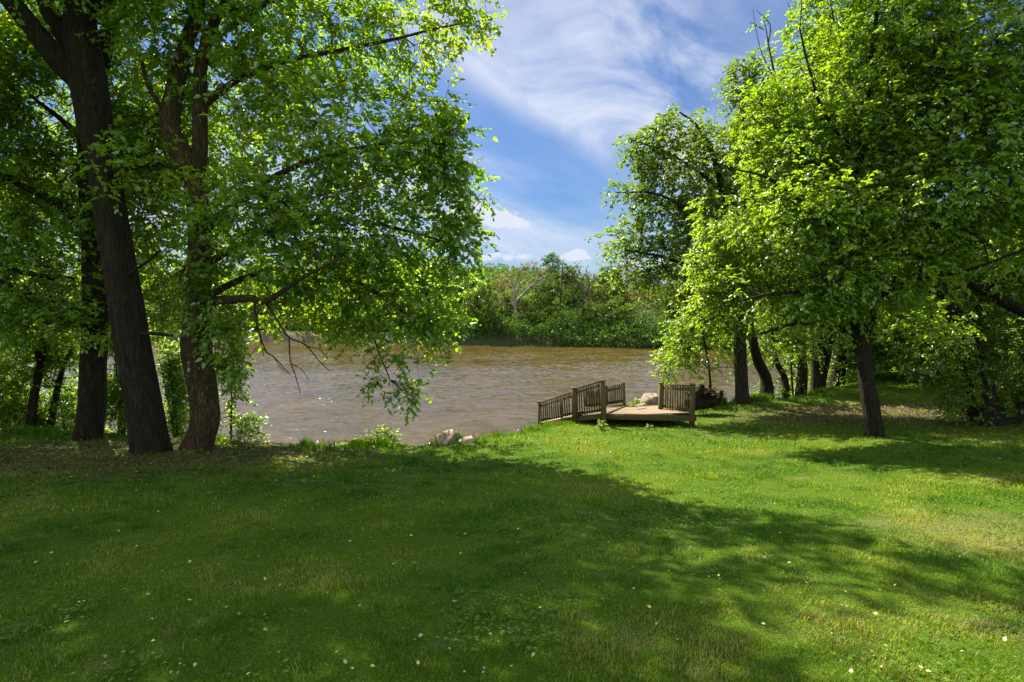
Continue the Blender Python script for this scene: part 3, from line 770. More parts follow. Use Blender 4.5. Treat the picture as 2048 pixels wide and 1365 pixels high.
    tree('tall_tree', 'tallest tree behind the right group, bare twigs sticking up from its top', 'tree', L, bl, M['leafR'], M['barkG'], leaf=.17, lai=2.7, seed=7, sides=14)

    # dark ivy-clad tree at the right
    D = 14.6
    L = [ground_limb(LP((1975, 870, D, 60), (1960, 790, D, 50), (1945, 720, D, 44), (1925, 660, D, 40), (1900, 610, D, 22), (1870, 560, D, 16), (1840, 470, D, 10)), 1.3),
         LP((1930, 680, D, 30), (1950, 640, D, 22), (1970, 600, D, 18), (1990, 540, D, 14), (2010, 400, D, 8)),
         LP((2080, 640, D - .6, 26), (2048, 622, D - .5, 24), (2005, 600, D - .4, 22), (1965, 578, D - .3, 18), (1910, 568, D - .2, 12), (1840, 575, D, 7), (1780, 570, D, 4)),
         LP((1975, 870, D, 30), (2120, 760, D - .5, 26), (2080, 640, D - .6, 26)),
         LP((1950, 740, D, 8), (1900, 740, D - .6, 6), (1860, 752, D - 1, 5), (1815, 742, D - 1.3, 3))]
    bl = [B(1960, 820, D, 62, 60, .5, 1.2), B(1945, 730, D, 60, 60, .5, 1.1), B(1920, 640, D, 70, 50, .8, .9), B(1850, 690, D - .4, 80, 70, 1, .9), B(1900, 770, D - .6, 50, 60, .5, .8), B(2010, 680, D, 80, 60, 1, .8), B(2020, 780, D + .2, 60, 60, .8, .9),
          B(1980, 560, D + .4, 130, 60, 1.2, .9), B(1880, 540, D + .6, 120, 60, 1.2, .9), B(2080, 480, D, 120, 140, 1.6, 1), B(2150, 700, D, 120, 140, 1.6, 1)]
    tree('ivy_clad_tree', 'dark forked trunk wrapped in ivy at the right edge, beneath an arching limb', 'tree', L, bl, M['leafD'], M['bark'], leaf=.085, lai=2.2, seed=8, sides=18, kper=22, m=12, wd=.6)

    # bank-side trunks behind
    specs = [(1538, 798, 21, [(1532, 760, 22), (1515, 720, 20), (1500, 650, 15), (1490, 560, 8)], 26, 'short leaning trunk just right of the grey river edge trunk'),
             (1578, 805, 23, [(1570, 760, 12), (1552, 720, 10), (1540, 640, 6)], 14, 'thin trunk leaning left, second right of the grey river edge trunk'),
             (1607, 800, 23, [(1605, 740, 18), (1602, 680, 16), (1598, 580, 10)], 20, 'upright trunk in the middle of the bank side clump'),
             (1636, 795, 24, [(1642, 750, 22), (1652, 700, 20), (1668, 620, 12)], 24, 'trunk leaning right in the bank side clump'),
             (1676, 770, 25, [(1678, 730, 24), (1682, 680, 20), (1700, 600, 12)], 24, 'rightmost thick trunk of the bank side clump')]
    for k, (px, py, D, rows, w0, lb) in enumerate(specs):
        x, y = XY(px, D)
        tree('bank_tree', lb, 'tree', [[(x, y, T1(x, y) - .2, w0 / 2 / FPX * D * 1.3), *[tuple(r) for r in LP(*[(a, b, D, w) for a, b, w in rows])]]],
             [B(rows[-1][0], rows[-1][1] + 20, D, 70, 60, 1.2, .9), B(rows[-1][0] + 30, rows[-1][1] + 110, D + .5, 50, 40, .9, .6), B(rows[0][0] - 10, rows[0][1] - 60, D + .8, 34, 30, .6, .35)], [M['leafR'], M['leafD']][k % 2], M['bark'], leaf=.13, lai=1.7, seed=40 + k, sides=12, group='trunks in the clump along the right bank')
    # thin pale saplings
    for k, (px, D, top) in enumerate([(1592, 21.5, 700), (1601, 21.2, 720)]):
        x, y = XY(px, D); p = P(px - 8 + 4 * k, top, D)
        tree('sapling', ['pale thin sapling in front of the bank side clump, the left of two', 'pale thin sapling in front of the bank side clump, the right of two'][k], 'tree',
             [[(x, y, T1(x, y) - .1, .045), (x - .12 + .2 * k, y, (p[2] + 3) / 2, .035), (p[0], y, p[2], .02)]], [B(px, top - 20, D, 36, 34, .6, .7)], M['leafR'], M['barkG'], leaf=.12, lai=1.6, seed=50 + k, sides=8)
    # bright young tree just behind the boulder/rail
    D = 20.8
    x, y = XY(1424, D)
    tree('young_tree', 'light green young tree behind the deck, left of the grey river edge trunk', 'tree',
         [[(x, y, T1(x, y) - .2, .06), *[tuple(r) for r in LP((1420, 760, D, 5), (1412, 700, D, 4), (1400, 640, D, 3))]], LP((1418, 740, D, 3), (1380, 700, D, 2.4), (1345, 690, D, 1.6))],
         [B(1400, 690, D, 80, 55, 1.2, 1.0), B(1350, 725, D - .4, 50, 36, .8, .8), B(1400, 640, D, 70, 45, 1.1, .9), B(1430, 740, D, 50, 36, .8, .55), B(1330, 755, D - .5, 24, 16, .4, .5)], M['leafR'], M['barkG'], leaf=.12, lai=1.7, seed=60, sides=8)
    # undergrowth
    for k, (px, D, h, w, den, lb) in enumerate([
        (1660, 26.5, 2.0, 3.0, 1, 'low bush at the foot of the bank side trunks'),
        (1740, 25.5, 3.2, 3.6, 1, 'round bush behind the slim lawn trunk'),
        (1830, 24.5, 3.6, 3.6, 1, 'large bush right behind the slim lawn trunk'),
        (1910, 22, 3.6, 3.2, 1, 'large shaded bush left of the ivy clad trunk'),
        (1990, 20.5, 3.8, 3.2, 1, 'shaded bush directly behind the ivy clad trunk'),
        (2090, 17.5, 3.6, 2.6, 1, 'shaded bush at the right picture edge'),
        (1530, 23.5, 1.6, 1.6, .7, 'thin bush at the water behind the grey river edge trunk'),
        (1840, 32, 7.5, 7, 1, 'tall thicket tree far behind the slim lawn trunk'),
        (1990, 29, 8.0, 7, 1, 'tall thicket tree far behind the ivy clad trunk'),
        (1720, 34, 8.0, 7, 1, 'tall thicket tree behind the rightmost bank side trunk'),
        (2130, 24, 8.0, 6, 1, 'tall thicket tree beyond the right picture edge')]):
        x, y = XY(px, D)
        bush('undergrowth_bush' if k < 7 else 'thicket_tree', lb, 'bush' if k < 7 else 'tree', x, y, h, w, [M['leafR'], M['leafR'], M['leafR'], M['leafD'], M['leafD'], M['leafD'], M['leafR'], M['leafL'], M['leafD'], M['leafL'], M['leafD']][k], leaf=.12 if k < 7 else .2, seed=70 + k, lai=2.0, den=den,  # bushes labelled shaded get darker leaves, deep shade put into their colour
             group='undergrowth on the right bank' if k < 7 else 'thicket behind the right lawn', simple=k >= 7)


right_trees()


# ------------------------------------------------------------------ far bank
def far_bank():
    """a belt of individual trees across the river"""
    def far_tree(kind, x, y, h, w, seed, mat, bark, leaf=.34, lai=1.9, gap=.36, low=.06, label=None, name='far_tree', group=None):
        rng = np.random.default_rng(seed + 900); z = T1(x, y)
        lean = rng.normal(0, .05 * h)
        tr = [(x, y, z - .3, .022 * h), (x + lean * .3, y, z + h * .35, .016 * h), (x + lean, y, z + h * .9, .004 * h)]
        lb = [tr]
        for k in range(5):
            a = rng.uniform(0, 6.28); f = rng.uniform(.3, .7)
            p = np.array([x + lean * f, y, z + h * f]); e = p + np.array([math.cos(a) * w * .38, math.sin(a) * w * .38, h * .22])
            lb.append([(*p, .009 * h), (*((p + e) / 2 + np.array([0, 0, -.02 * h])), .006 * h), (*e, .002 * h)])
        bl = []
        nb = 9
        for k in range(nb):
            f = (k + .5) / nb; a = rng.uniform(0, 6.28); rr = w * .30 * math.sin(math.pi * (.15 + .75 * f)) ** .6
            s = rng.uniform(.8, 1.2) * (1.1 - .4 * f)
            bl.append((np.array([x + math.cos(a) * rr + lean * f, y + math.sin(a) * rr, z + h * (low + (.92 - low) * f)]), (w * .27 * s, w * .27 * s, h * .13 * s), 1.))
        return tree(name, label, 'tree', lb, bl, mat, bark, leaf=leaf, m=9, lai=lai, seed=seed, group=group, simple=True, wd=.75, gap=gap, gs=.35, sides=7, rough=0, kper=30, twig=3.0, droop=.2)
    rng = np.random.default_rng(77)

    def by(x): return float(np.interp(x, BX, BY))
    # front row: low bushy trees along the waterline, then taller behind
    protos = []
    M['leafFarB'] = leafmat('leaf_far_light', [(0, (0.035, 0.085, 0.010)), (.5, (0.075, 0.140, 0.015)), (1, (0.14, 0.20, 0.03))], .5, tint=(1.8, 1.7, .5), gloss=.015)
    for k in range(7):
        mt = [M['leafFarB'], M['leafD'], M['leafYellow'], M['leafFar'], M['leafFarB'], M['leafOlive'], M['leafFar']][k]
        x = -60 + k * 16
        h = [9.5, 11.5, 8, 12.5, 7, 9, 10.5][k]; w = [8.5, 8, 8, 9, 7.5, 7.5, 9][k]
        y = by(x) + 9 + (k % 3) * 3
        r = far_tree(k, x, y, h, w, 100 + k, mt, M['barkFar'], label='x', group='x', gap=.42 if k == 5 else .36, lai=1.8 if k in (2, 5) else 3.0)
        protos.append(r)
    LBS = {0: ('leafy green tree in the wood along the far bank', 'green trees on the far bank'),
           2: ('yellowish green tree in the wood along the far bank', 'yellowish trees on the far bank'),
           5: ('olive brown thinly leaved tree in the far bank wood', 'olive trees on the far bank')}

    def lab(o, k, row=''):
        key = k if k in (2, 5) else 0
        a, b = LBS[key]
        if row == 'front':
            a = {0: 'low leafy green tree overhanging the waterline of the far bank', 2: 'low yellowish green tree overhanging the waterline of the far bank', 5: a}[key]; b = b + ' at the waterline'
        if row == 'back':
            a = {0: 'taller green tree rising behind the others on the far bank', 2: 'taller yellowish green tree rising behind the others on the far bank', 5: 'olive brown treetop rising behind the others on the far bank'}[key]; b = b + ' rising behind'
        tag(o, a, 'tree', b)
    for k, r in enumerate(protos): lab(r, k)
    kids = {r: [o for o in bpy.data.objects if o.parent == r] for r in protos}

    def put(k, x, y, s, rz, row=''):
        r = protos[k]; c = r.copy(); COL.objects.link(c); c.location = (x, y, T1(x, y) - .1); s *= 1.18; c.scale = (s, s, s * rng.uniform(.9, 1.1)); c.rotation_euler = (0, 0, rz)
        for ch in kids[r]:
            d = ch.copy(); COL.objects.link(d); d.parent = c
        lab(c, k, row)
    # front row
    for x in np.arange(-112, 66, 4.8):
        k = int(rng.choice([4, 0, 6, 4, 0, 1, 2])); put(k, x + rng.normal(0, 1.2), by(x) + rng.uniform(4.0, 6.5), rng.uniform(.6, .8), rng.uniform(0, 6.28), 'front')
    for x in np.arange(-120, 70, 7.5):
        k = int(rng.choice([0, 1, 3, 6, 2, 5, 0, 3])); put(k, x + rng.normal(0, 1.5), by(x) + rng.uniform(11, 16), rng.uniform(.78, 1.0), rng.uniform(0, 6.28))
    for x in np.arange(-140, 90, 9):
        k = int(rng.choice([0, 1, 3, 6, 5, 2, 5])); put(k, x + rng.normal(0, 2), by(x) + rng.uniform(22, 34), rng.uniform(1.0, 1.3), rng.uniform(0, 6.28), 'back')
    # waterline bushes
    # white-barked sycamore
    D = 106.
    L = [[(*XY(1030, D), T1(XY(1030, D)[0], D) - .3, .42), *[tuple(r) for r in LP((1031, 640, D, 7), (1030, 610, D, 6.5), (1030, 590, D, 5), (1042, 570, D, 4), (1060, 556, D, 3), (1075, 540, D, 2))]],
         LP((1030, 605, D, 5), (1046, 590, D, 5), (1060, 575, D, 4), (1078, 560, D, 3), (1098, 548, D, 2)),
         LP((1030, 595, D, 4.5), (1029, 575, D, 4), (1038, 550, D, 3), (1050, 530, D, 2)), LP((1062, 574, D, 2.6), (1085, 568, D, 2), (1110, 564, D, 1.4)),
         LP((1029, 580, D, 3), (1020, 555, D, 2), (1008, 545, D, 1.4)), LP((1070, 566, D, 2.4), (1080, 545, D, 1.6), (1078, 530, D, 1)), LP((1045, 540, D, 2.4), (1062, 528, D, 1.4))]
    bl = [B(1040, 545, D + 1, 26, 20, 2, .7), B(1065, 535, D + 1, 24, 14, 2, .8), B(1090, 550, D + 1, 24, 16, 2, .6), B(1015, 560, D + 1, 20, 20, 2, .6), B(1060, 565, D + 3, 40, 24, 2, .5), B(1010, 600, D + 3, 26, 26, 2, .7)]
    tree('sycamore_tree', 'pale white barked tree with forked limbs standing out on the far bank', 'tree', L, bl, M['leafOlive'], M['barkW'], leaf=.30, m=9, lai=1.0, seed=130, simple=True, wd=.7, sides=9, rough=0, kper=14, twig=2.6, gap=.45)
    # bare grey-twigged tree
    D = 103.
    L = [[(*XY(1168, D), T1(XY(1168, D)[0], D) - .3, .36), *[tuple(r) for r in LP((1167, 640, D, 6), (1166, 600, D, 5), (1160, 575, D, 4), (1148, 555, D, 2.5), (1140, 540, D, 1.4))]],
         LP((1166, 600, D, 4), (1178, 570, D, 3), (1172, 548, D, 2), (1176, 530, D, 1)), LP((1162, 580, D, 3), (1154, 560, D, 2), (1160, 538, D, 1.2)), LP((1170, 585, D, 3), (1195, 568, D, 2), (1210, 555, D, 1)),
         LP((1160, 575, D, 3), (1138, 568, D, 2), (1128, 555, D, 1))]
    bl = [B(1160, 548, D, 30, 16, 2, .35), B(1150, 580, D, 30, 20, 2, .4), B(1185, 560, D, 24, 18, 2, .35), B(1180, 600, D, 30, 24, 2, .6)]
    tree('bare_tree', 'thin grey bare branched tree on the far bank, right of the white barked one', 'tree', L, bl, M['leafOlive'], M['barkFar'], leaf=.2, m=7, lai=.8, seed=131, simple=True, wd=.6, sides=8, rough=0, kper=5, twig=3.4, gap=.45)
    # driftwood and dark undergrowth mass along the far waterline
    g = Geo(); r2 = np.random.default_rng(5)
    n = 46000; x = r2.uniform(-125, 66, n); f = r2.uniform(-2.2, 7, n); y = np.interp(x, BX, BY) + f
    z = np.maximum(terr(x, y), .15) + r2.uniform(0, 1, n) * np.where(x > -20, 3.6, 1.5) * np.clip(.3 + vnoise(np.stack([x, y, 0 * x], -1), .25), 0, 1.2)
    keep = (z > .1) & (vnoise(np.stack([x, y * 0, 0 * x], -1), .12) > np.where((x < -22) & (x > -62), .72, .08)); p = np.stack([x, y, z], -1)[keep]
    v, q, tn, _, _ = make_crown(p, nrm(r2.normal(0, 1, p.shape)), .30, 4, r2, True, .5, .6)
    tag(mesh_obj('bank_undergrowth', v, q, [M['leafFar']], tone=tn), 'tangle of low green growth along the far waterline', 'undergrowth', kind='stuff')
    # wooded hill behind
    n = 26000; x = r2.uniform(-330, 110, n); y = r2.uniform(140, 330, n); hgt = 6 + 5 * vnoise(np.stack([x, y, 0 * x], -1), .09)
    z = terr(x, y) + hgt * r2.uniform(.5, 1, n); p = np.stack([x, y, z], -1)
    v, q, tn, _, _ = make_crown(p, nrm(r2.normal(0, 1, p.shape)), 1.1, 6, r2, True, .3, .8)
    tag(mesh_obj('hillside_wood', v, q, [M['leafFar']], tone=tn), 'distant wood covering the hill beyond the far bank', 'wood', kind='stuff')


far_bank()


# ------------------------------------------------------------------ deck
def woodmat(name, c0, c1, c2, green=.5):
    m, t, out = newmat(name)
    g = nd(t, 'ShaderNodeTexCoord'); mp = nd(t, 'ShaderNodeMapping'); mp.inputs['Scale'].default_value = (1, 1, 1); t.links.new(g.outputs['Object'], mp.inputs[0])
    nz = nd(t, 'ShaderNodeTexNoise', inp={'Scale': 26, 'Detail': 6, 'Roughness': .7}); t.links.new(mp.outputs[0], nz.inputs['Vector'])
    n2 = nd(t, 'ShaderNodeTexNoise', inp={'Scale': 2.3, 'Detail': 4}); t.links.new(g.outputs['Object'], n2.inputs['Vector'])
    col = ramp(t, nz.outputs['Fac'], [(.3, c0), (.7, c1)])
    mk = nd(t, 'ShaderNodeMapRange', inp={'From Min': .42, 'From Max': .62, 'To Max': green}); t.links.new(n2.outputs['Fac'], mk.inputs[0])
    mix = nd(t, 'ShaderNodeMix', data_type='RGBA', inp={7: (*c2, 1)}); t.links.new(mk.outputs[0], mix.inputs[0]); t.links.new(col, mix.inputs[6])
    b = nd(t, 'ShaderNodeBsdfPrincipled', inp={'Roughness': .85, 'Specular IOR Level': .2}); t.links.new(mix.outputs[2], b.inputs[0])
    bp = nd(t, 'ShaderNodeBump', inp={'Strength': .5, 'Distance': .01}); t.links.new(nz.outputs['Fac'], bp.inputs['Height']); t.links.new(bp.outputs[0], b.inputs['Normal'])
    t.links.new(b.outputs[0], out.inputs[0]); return m


M['wood'] = woodmat('weathered_wood', (0.038, 0.026, 0.012), (0.135, 0.094, 0.044), (0.062, 0.066, 0.018), .75)
M['deckwood'] = woodmat('deck_boards', (0.14, 0.095, 0.060), (0.33, 0.25, 0.17), (0.20, 0.16, 0.11), .6)


def deck():
    R, A, Q, C_, K, Mp, Bp = P(1390, 829, 16.1), P(1209, 825, 16.4), P(1320, 818, 17.3), P(1252, 807, 18.8), P(1170, 817, 19.4), P(1149, 832, 17.3), P(1080, 845, 18.6)
    Bk = P(1096, 837, 20.4); Q2 = P(1322, 811, 18.4)
    org = np.array([A[0] + 1.0, A[1] + .8, T1(A[0] + 1, A[1] + .8)])
    root = empty('river_deck', org, 'weathered wooden river lookout deck with tilted slatted railings and missing sections', 'deck')

    def planks(poly, n, a, b, wdt):
        """clip polygon into boards running along direction a->b"""
        poly = [np.array(p) for p in poly]; d = nrm((b - a) * np.array([1, 1, 0])); s = np.array([-d[1], d[0], 0])
        c = np.mean(poly, 0); A_ = np.array([[p[0] - c[0], p[1] - c[1], 1] for p in poly]); zz = np.array([p[2] for p in poly])
        co = np.linalg.lstsq(A_, zz, rcond=None)[0]; zf = lambda p: co[0] * (p[0] - c[0]) + co[1] * (p[1] - c[1]) + co[2]
        vals = [p @ s for p in poly]; lo, hi = min(vals), max(vals); g = Geo(); k = lo
        rng = np.random.default_rng(4)

        def clip(pl, lim, sign):
            o = []
            for i in range(len(pl)):
                p, q = pl[i], pl[(i + 1) % len(pl)]; dp, dq = sign * (p @ s - lim), sign * (q @ s - lim)
                if dp >= 0: o.append(p)
                if dp * dq < 0: o.append(p + (q - p) * dp / (dp - dq))
            return o
        while k < hi:
            pl = clip(clip(poly, k + .004, 1), k + wdt - .004, -1) if True else poly
            if len(pl) >= 3:
                off = rng.normal(0, .003); top = [np.array([p[0], p[1], zf(p) + off]) for p in pl]; m_ = len(pl)
                v = top + [p - np.array([0, 0, .035]) for p in top]
                g.add(v, [(i, (i + 1) % m_, m_ + (i + 1) % m_, m_ + i) for i in range(m_)], [(0, i, i + 1) for i in range(1, m_ - 1)] + [(m_, m_ + i + 1, m_ + i) for i in range(1, m_ - 1)])
            k += wdt
        return g
    planks([R, Q2, C_, K, Mp, A], 0, A, R, .14).build('decking', M['deckwood'], root, org=org)
    planks([Mp - [0, 0, .02], K - [0, 0, .02], Bk, Bp], 0, Mp, K, .14).build('ramp_decking', M['deckwood'], root, org=org)

    def beam(name, p, q, w, h, dz, mat='wood'):
        g = Geo(); g.box(np.array(p) + [0, 0, dz], np.array(q) + [0, 0, dz], w, h, jitter=.004); return g.build(name, M[mat], root, org=org)
    out_ = np.array([0, -.03, 0])
    beam('rim_board', A + out_ + [0, 0, 0], R + out_, .045, .17, -.11)
    beam('rim_board', Mp + out_ + [-.02, 0, 0], A + out_ - [.05, 0, 0], .045, .15, -.10)
    beam('rim_board', Bp + out_, Mp + out_ - [.05, 0, 0], .045, .14, -.10)
    beam('rim_board', K + [0, .03, 0], C_ + [0, .03, 0], .045, .16, -.11); beam('rim_board', R + [.03, 0, 0], Q2 + [.03, 0, 0], .045, .16, -.11)
    for p, q in ((A, C_), (Mp, K), ((A + R) / 2, Q)): beam('joist', p + [0, .05, 0], q - [0, .05, 0], .05, .14, -.12)

    def post(p, top, w=.11, dz=-.0, lean=(0, 0)):
        g = Geo(); z0 = min(T1(p[0], p[1]), p[2]) - .25
        g.box([p[0], p[1], z0], [p[0] + lean[0], p[1] + lean[1], p[2] + top], w, w, up=(0, 1, 0), jitter=.003)
        t_ = np.array([p[0] + lean[0], p[1] + lean[1], p[2] + top])
        g.box(t_, t_ + [0, 0, .025], w * 1.12, w * 1.12, up=(0, 1, 0), jitter=.002)
        g.build('post', M['wood'], root, org=org); return t_
    fA = np.array([0, -.09, 0])
    post(A + fA, .93, .15, lean=(-.09, 0)); post(Mp + fA, .86, .15, lean=(-.03, 0)); post(Bp + fA, .68, .09, lean=(-.05, 0))
    post(Q + [.02, 0, 0], .78, .13); post(R + [-.07, .04, 0], .84, .13)
    post(C_ + [-.03, 0, 0], .68, .08, lean=(-.06, 0)); post(K, .66, .09)
    pm = P(1124, 838, 18.0) + fA; post(pm, .69, .07, lean=(-.02, 0))
    pb = P(1212, 812, 19.1); post(pb, .66, .08)

    def rail(p, q, h0, h1, n, lo=.09, lean=0., cap=False, over=.03):
        """slatted panel from p to q; top heights h0, h1"""
        p = np.array(p, float); q = np.array(q, float); d = nrm(q - p); ln = np.array([lean, 0, 0])
        side = nrm(np.cross(d, [0, 0, 1])) * .035
        g = Geo(); g.box(p + [0, 0, h0 - .10] + ln * h0, q + [0, 0, h1 - .10] + ln * h1, .045, .08, jitter=.003)
        rt = g.build('railing', M['wood'], root, org=org)
        g = Geo(); g.box(p + [0, 0, lo] + ln * lo, q + [0, 0, lo] + ln * lo, .045, .08, jitter=.003); g.build('bottom_rail', M['wood'], rt, org=None if False else org)
        if cap:
            g = Geo(); g.box(p + [0, 0, h0 + .012] + ln * h0 - d * over, q + [0, 0, h1 + .012] + ln * h1 + d * over, .10, .03, jitter=.002); g.build('cap_rail', M['wood'], rt, org=org)
        for k in range(n):
            f = (k + .6) / (n + .2); b = p + (q - p) * f; hh = h0 + (h1 - h0) * f; j = RNG.normal(0, .006)
            g = Geo(); g.box(b + side + [0, 0, lo - .06] + ln * lo, b + side + [j, 0, hh - .01 + RNG.normal(0, .004)] + ln * hh, .041, .032, up=(0, 1, 0), jitter=.0015)
            g.build('baluster', M['wood'], rt, org=org)
    rail(Mp + fA + [.08, 0, 0], A + fA - [.08, 0, 0], .84, .90, 10, lean=-.06, cap=True)
    rail(Bp + fA + [.05, 0, 0], Mp + fA - [.08, 0, 0], .66, .70, 14, lean=-.06, cap=True)
    rail(Q + [.07, -.03, 0], R + [-.11, .1, 0], .74, .80, 11, cap=True)
    rail(K + [.05, 0, 0], pb - [.05, 0, 0], .60, .62, 7, lean=-.04); rail(pb + [.05, 0, 0], C_ - [.08, 0, 0], .62, .64, 8, lean=-.04, cap=True)
    # loose pale board lying on the deck
    g = Geo(); a = P(1272, 814, 17.6); b = P(1290, 810, 17.9); g.box(a + [0, 0, .03], b + [0, 0, .03], .09, .025, jitter=.003)
    tag(g.build('loose_board', M['loose'], None, org=a), 'pale loose board lying on the deck beside the boulder', 'board')


M['loose'] = woodmat('loose_board', (0.30, 0.22, 0.13), (0.46, 0.36, 0.24), (0.35, 0.28, 0.2), .3)
deck()


# ------------------------------------------------------------------ boulder, root wad, driftwood
def rockmat(name, c0, c1, sc=6):
    m, t, out = newmat(name)
    g = nd(t, 'ShaderNodeTexCoord')
    nz = nd(t, 'ShaderNodeTexNoise', inp={'Scale': sc, 'Detail': 9, 'Roughness': .65}); t.links.new(g.outputs['Object'], nz.inputs['Vector'])
    c = ramp(t, nz.outputs['Fac'], [(.35, c0), (.65, c1)])
    b = nd(t, 'ShaderNodeBsdfPrincipled', inp={'Roughness': .9, 'Specular IOR Level': .2}); t.links.new(c, b.inputs[0])
    bp = nd(t, 'ShaderNodeBump', inp={'Strength': .8, 'Distance': .05}); t.links.new(nz.outputs['Fac'], bp.inputs['Height']); t.links.new(bp.outputs[0], b.inputs['Normal'])
    t.links.new(b.outputs[0], out.inputs[0]); return m


def rock(name, label, c, r, mat, seed=0, rz=0.):
    n, k = 28, 44
    u = np.linspace(.02, math.pi - .02, n)[:, None]; w = np.linspace(0, 2 * np.pi, k, endpoint=False)[None]
    d = np.stack([np.sin(u) * np.cos(w), np.sin(u) * np.sin(w), np.cos(u) + 0 * w], -1)
    sq = np.sign(d) * np.abs(d) ** .8
    f = .78 + .42 * fbm(d + seed * 3.3, 1.3, 3) + .10 * fbm(d + seed, 5, 2)
    v = (sq * f[..., None] * np.array(r)).reshape(-1, 3)
    ca, sa = math.cos(rz), math.sin(rz); v = np.stack([v[:, 0] * ca - v[:, 1] * sa, v[:, 0] * sa + v[:, 1] * ca, v[:, 2]], -1)
    i = np.arange(n - 1)[:, None] * k; j = np.arange(k)[None]; q = np.stack([i + j, i + k + j, i + k + (j + 1) % k, i + (j + 1) % k], -1).reshape(-1, 4)
    o = mesh_obj(name, v + np.array(c), q, [mat], None, True, org=np.array(c))
    return tag(o, label, 'rock')


M['rock'] = rockmat('boulder_stone', (0.10, 0.075, 0.055), (0.34, 0.27, 0.21))
pb_ = P(1302, 806, 19.2); rock('boulder', 'large rounded pinkish boulder behind the gap in the deck railing', [pb_[0], pb_[1], pb_[2] - .12], (.34, .32, .42), M['rock'], 2, .3)
x, y = XY(1277, 19.8)
bush('bush', 'small bright green bush left of the boulder behind the deck', 'bush', x, y, .8, 1.0, M['leafR'], leaf=.07, seed=90, lai=2.4)


def rootwad():
    g = Geo(); rng = np.random.default_rng(12); D = 18.2; c = P(1405, 798, D)
    for k in range(44):
        a = rng.uniform(-.6, 3.7); l = rng.uniform(.25, .72); e = c + np.array([math.cos(a) * l, rng.uniform(-.3, .2), math.sin(a) * l * .55 + .12])
        mid = (c + e) / 2 + rng.normal(0, .08, 3); s = spline(np.array([c + rng.normal(0, .06, 3), mid, e]), 8); tube(g, s, np.linspace(rng.uniform(.035, .09), .008, 8), 8, .35, seed=k)
    for row in ([(1372, 806, D, 18), (1400, 803, D, 26), (1425, 800, D, 24), (1440, 790, D, 14)], [(1385, 812, D - .2, 16), (1410, 808, D - .2, 20), (1436, 800, D - .2, 12), (1443, 782, D - .2, 8)], [(1392, 800, D, 30), (1398, 785, D, 26), (1404, 770, D, 10)]):
        L = np.array(LP(*row)); s = spline(L, 16); tube(g, s[:, :3], s[:, 3], 12, .3, seed=row[0][0])
    o = g.build('root_wad', M['bark'], None, org=[c[0], c[1], T1(c[0], c[1])], smooth=True)
    tag(o, 'dark upturned tree root mass lying right of the deck', 'stump')
    x, y = XY(1406, D)
    bush('ivy_sprig', 'small leafy sprig growing out of the dark root mass', 'plant', x, y + .1, .95, .5, M['leafD'], leaf=.06, seed=91, lai=1.8, low=.35)


rootwad()


def driftwood():
    M['drift'] = rockmat('driftwood', (0.14, 0.09, 0.055), (0.42, 0.33, 0.24), 9)
    for k, (rows, lb) in enumerate([([(884, 903, 13.6, 40), (890, 888, 13.65, 34), (900, 876, 13.7, 26), (913, 865, 13.7, 14)], 'upright pale driftwood stump at the lawn edge over the water'),
                                    ([(908, 899, 13.7, 15), (926, 889, 13.7, 17), (940, 882, 13.8, 14), (952, 876, 13.9, 8)], 'low pale driftwood log right of the upright driftwood stump')]):
        L = np.array(LP(*rows)); L[0, 2] -= .12; g = Geo(); s = spline(L, 16); tube(g, s[:, :3], s[:, 3], 18, .5, seed=k * 5 + 2)
        tag(g.build('driftwood', M['drift'], None, org=L[0, :3], smooth=True), lb, 'driftwood')


driftwood()
for k, (px, D, h, w, lf, lb) in enumerate([(755, 13.9, .55, 1.1, .07, 'leafy green plant on the lawn edge left of the driftwood'), (1202, 15.7, .28, .34, .05, 'small bright weed at the foot of the tallest deck post'),
                                          (1044, 15.6, .35, .4, .05, 'little yellow green weed on the bank left of the deck'), (700, 13.6, .3, 1.0, .06, 'low weed patch on the lawn edge above the water'),
                                          (1300, 15.75, .12, .3, .04, 'tiny weed under the front rim of the deck')]):
    x, y = XY(px, D)
    bush('weed', lb, 'plant', x, y, h, w, M['leafR'] if k in (1, 2, 4) else M['leafL'], leaf=lf, seed=95 + k, lai=1.9, n=5)


# ------------------------------------------------------------------ grass
def grassmat():
    return leafmat('grass_blades', [(0, (0.022, 0.085, 0.002)), (.45, (0.060, 0.152, 0.003)), (.8, (0.185, 0.245, 0.005)), (.93, (0.25, 0.27, 0.045)), (1, (0.34, 0.31, 0.13))], .5, tint=(1.5, 1.4, .4), gloss=.012, rough=.5)


M['grass'] = grassmat()


def in_blob(x, y, x0, y0, rx, ry):
    p = np.stack([x, y, 0 * x], -1)
    return 1 - sstep(.7, 1.15, np.sqrt(((x - x0) / rx) ** 2 + ((y - y0) / ry) ** 2) + (fbm(p, 1.0, 3) - .5) * 1.2)


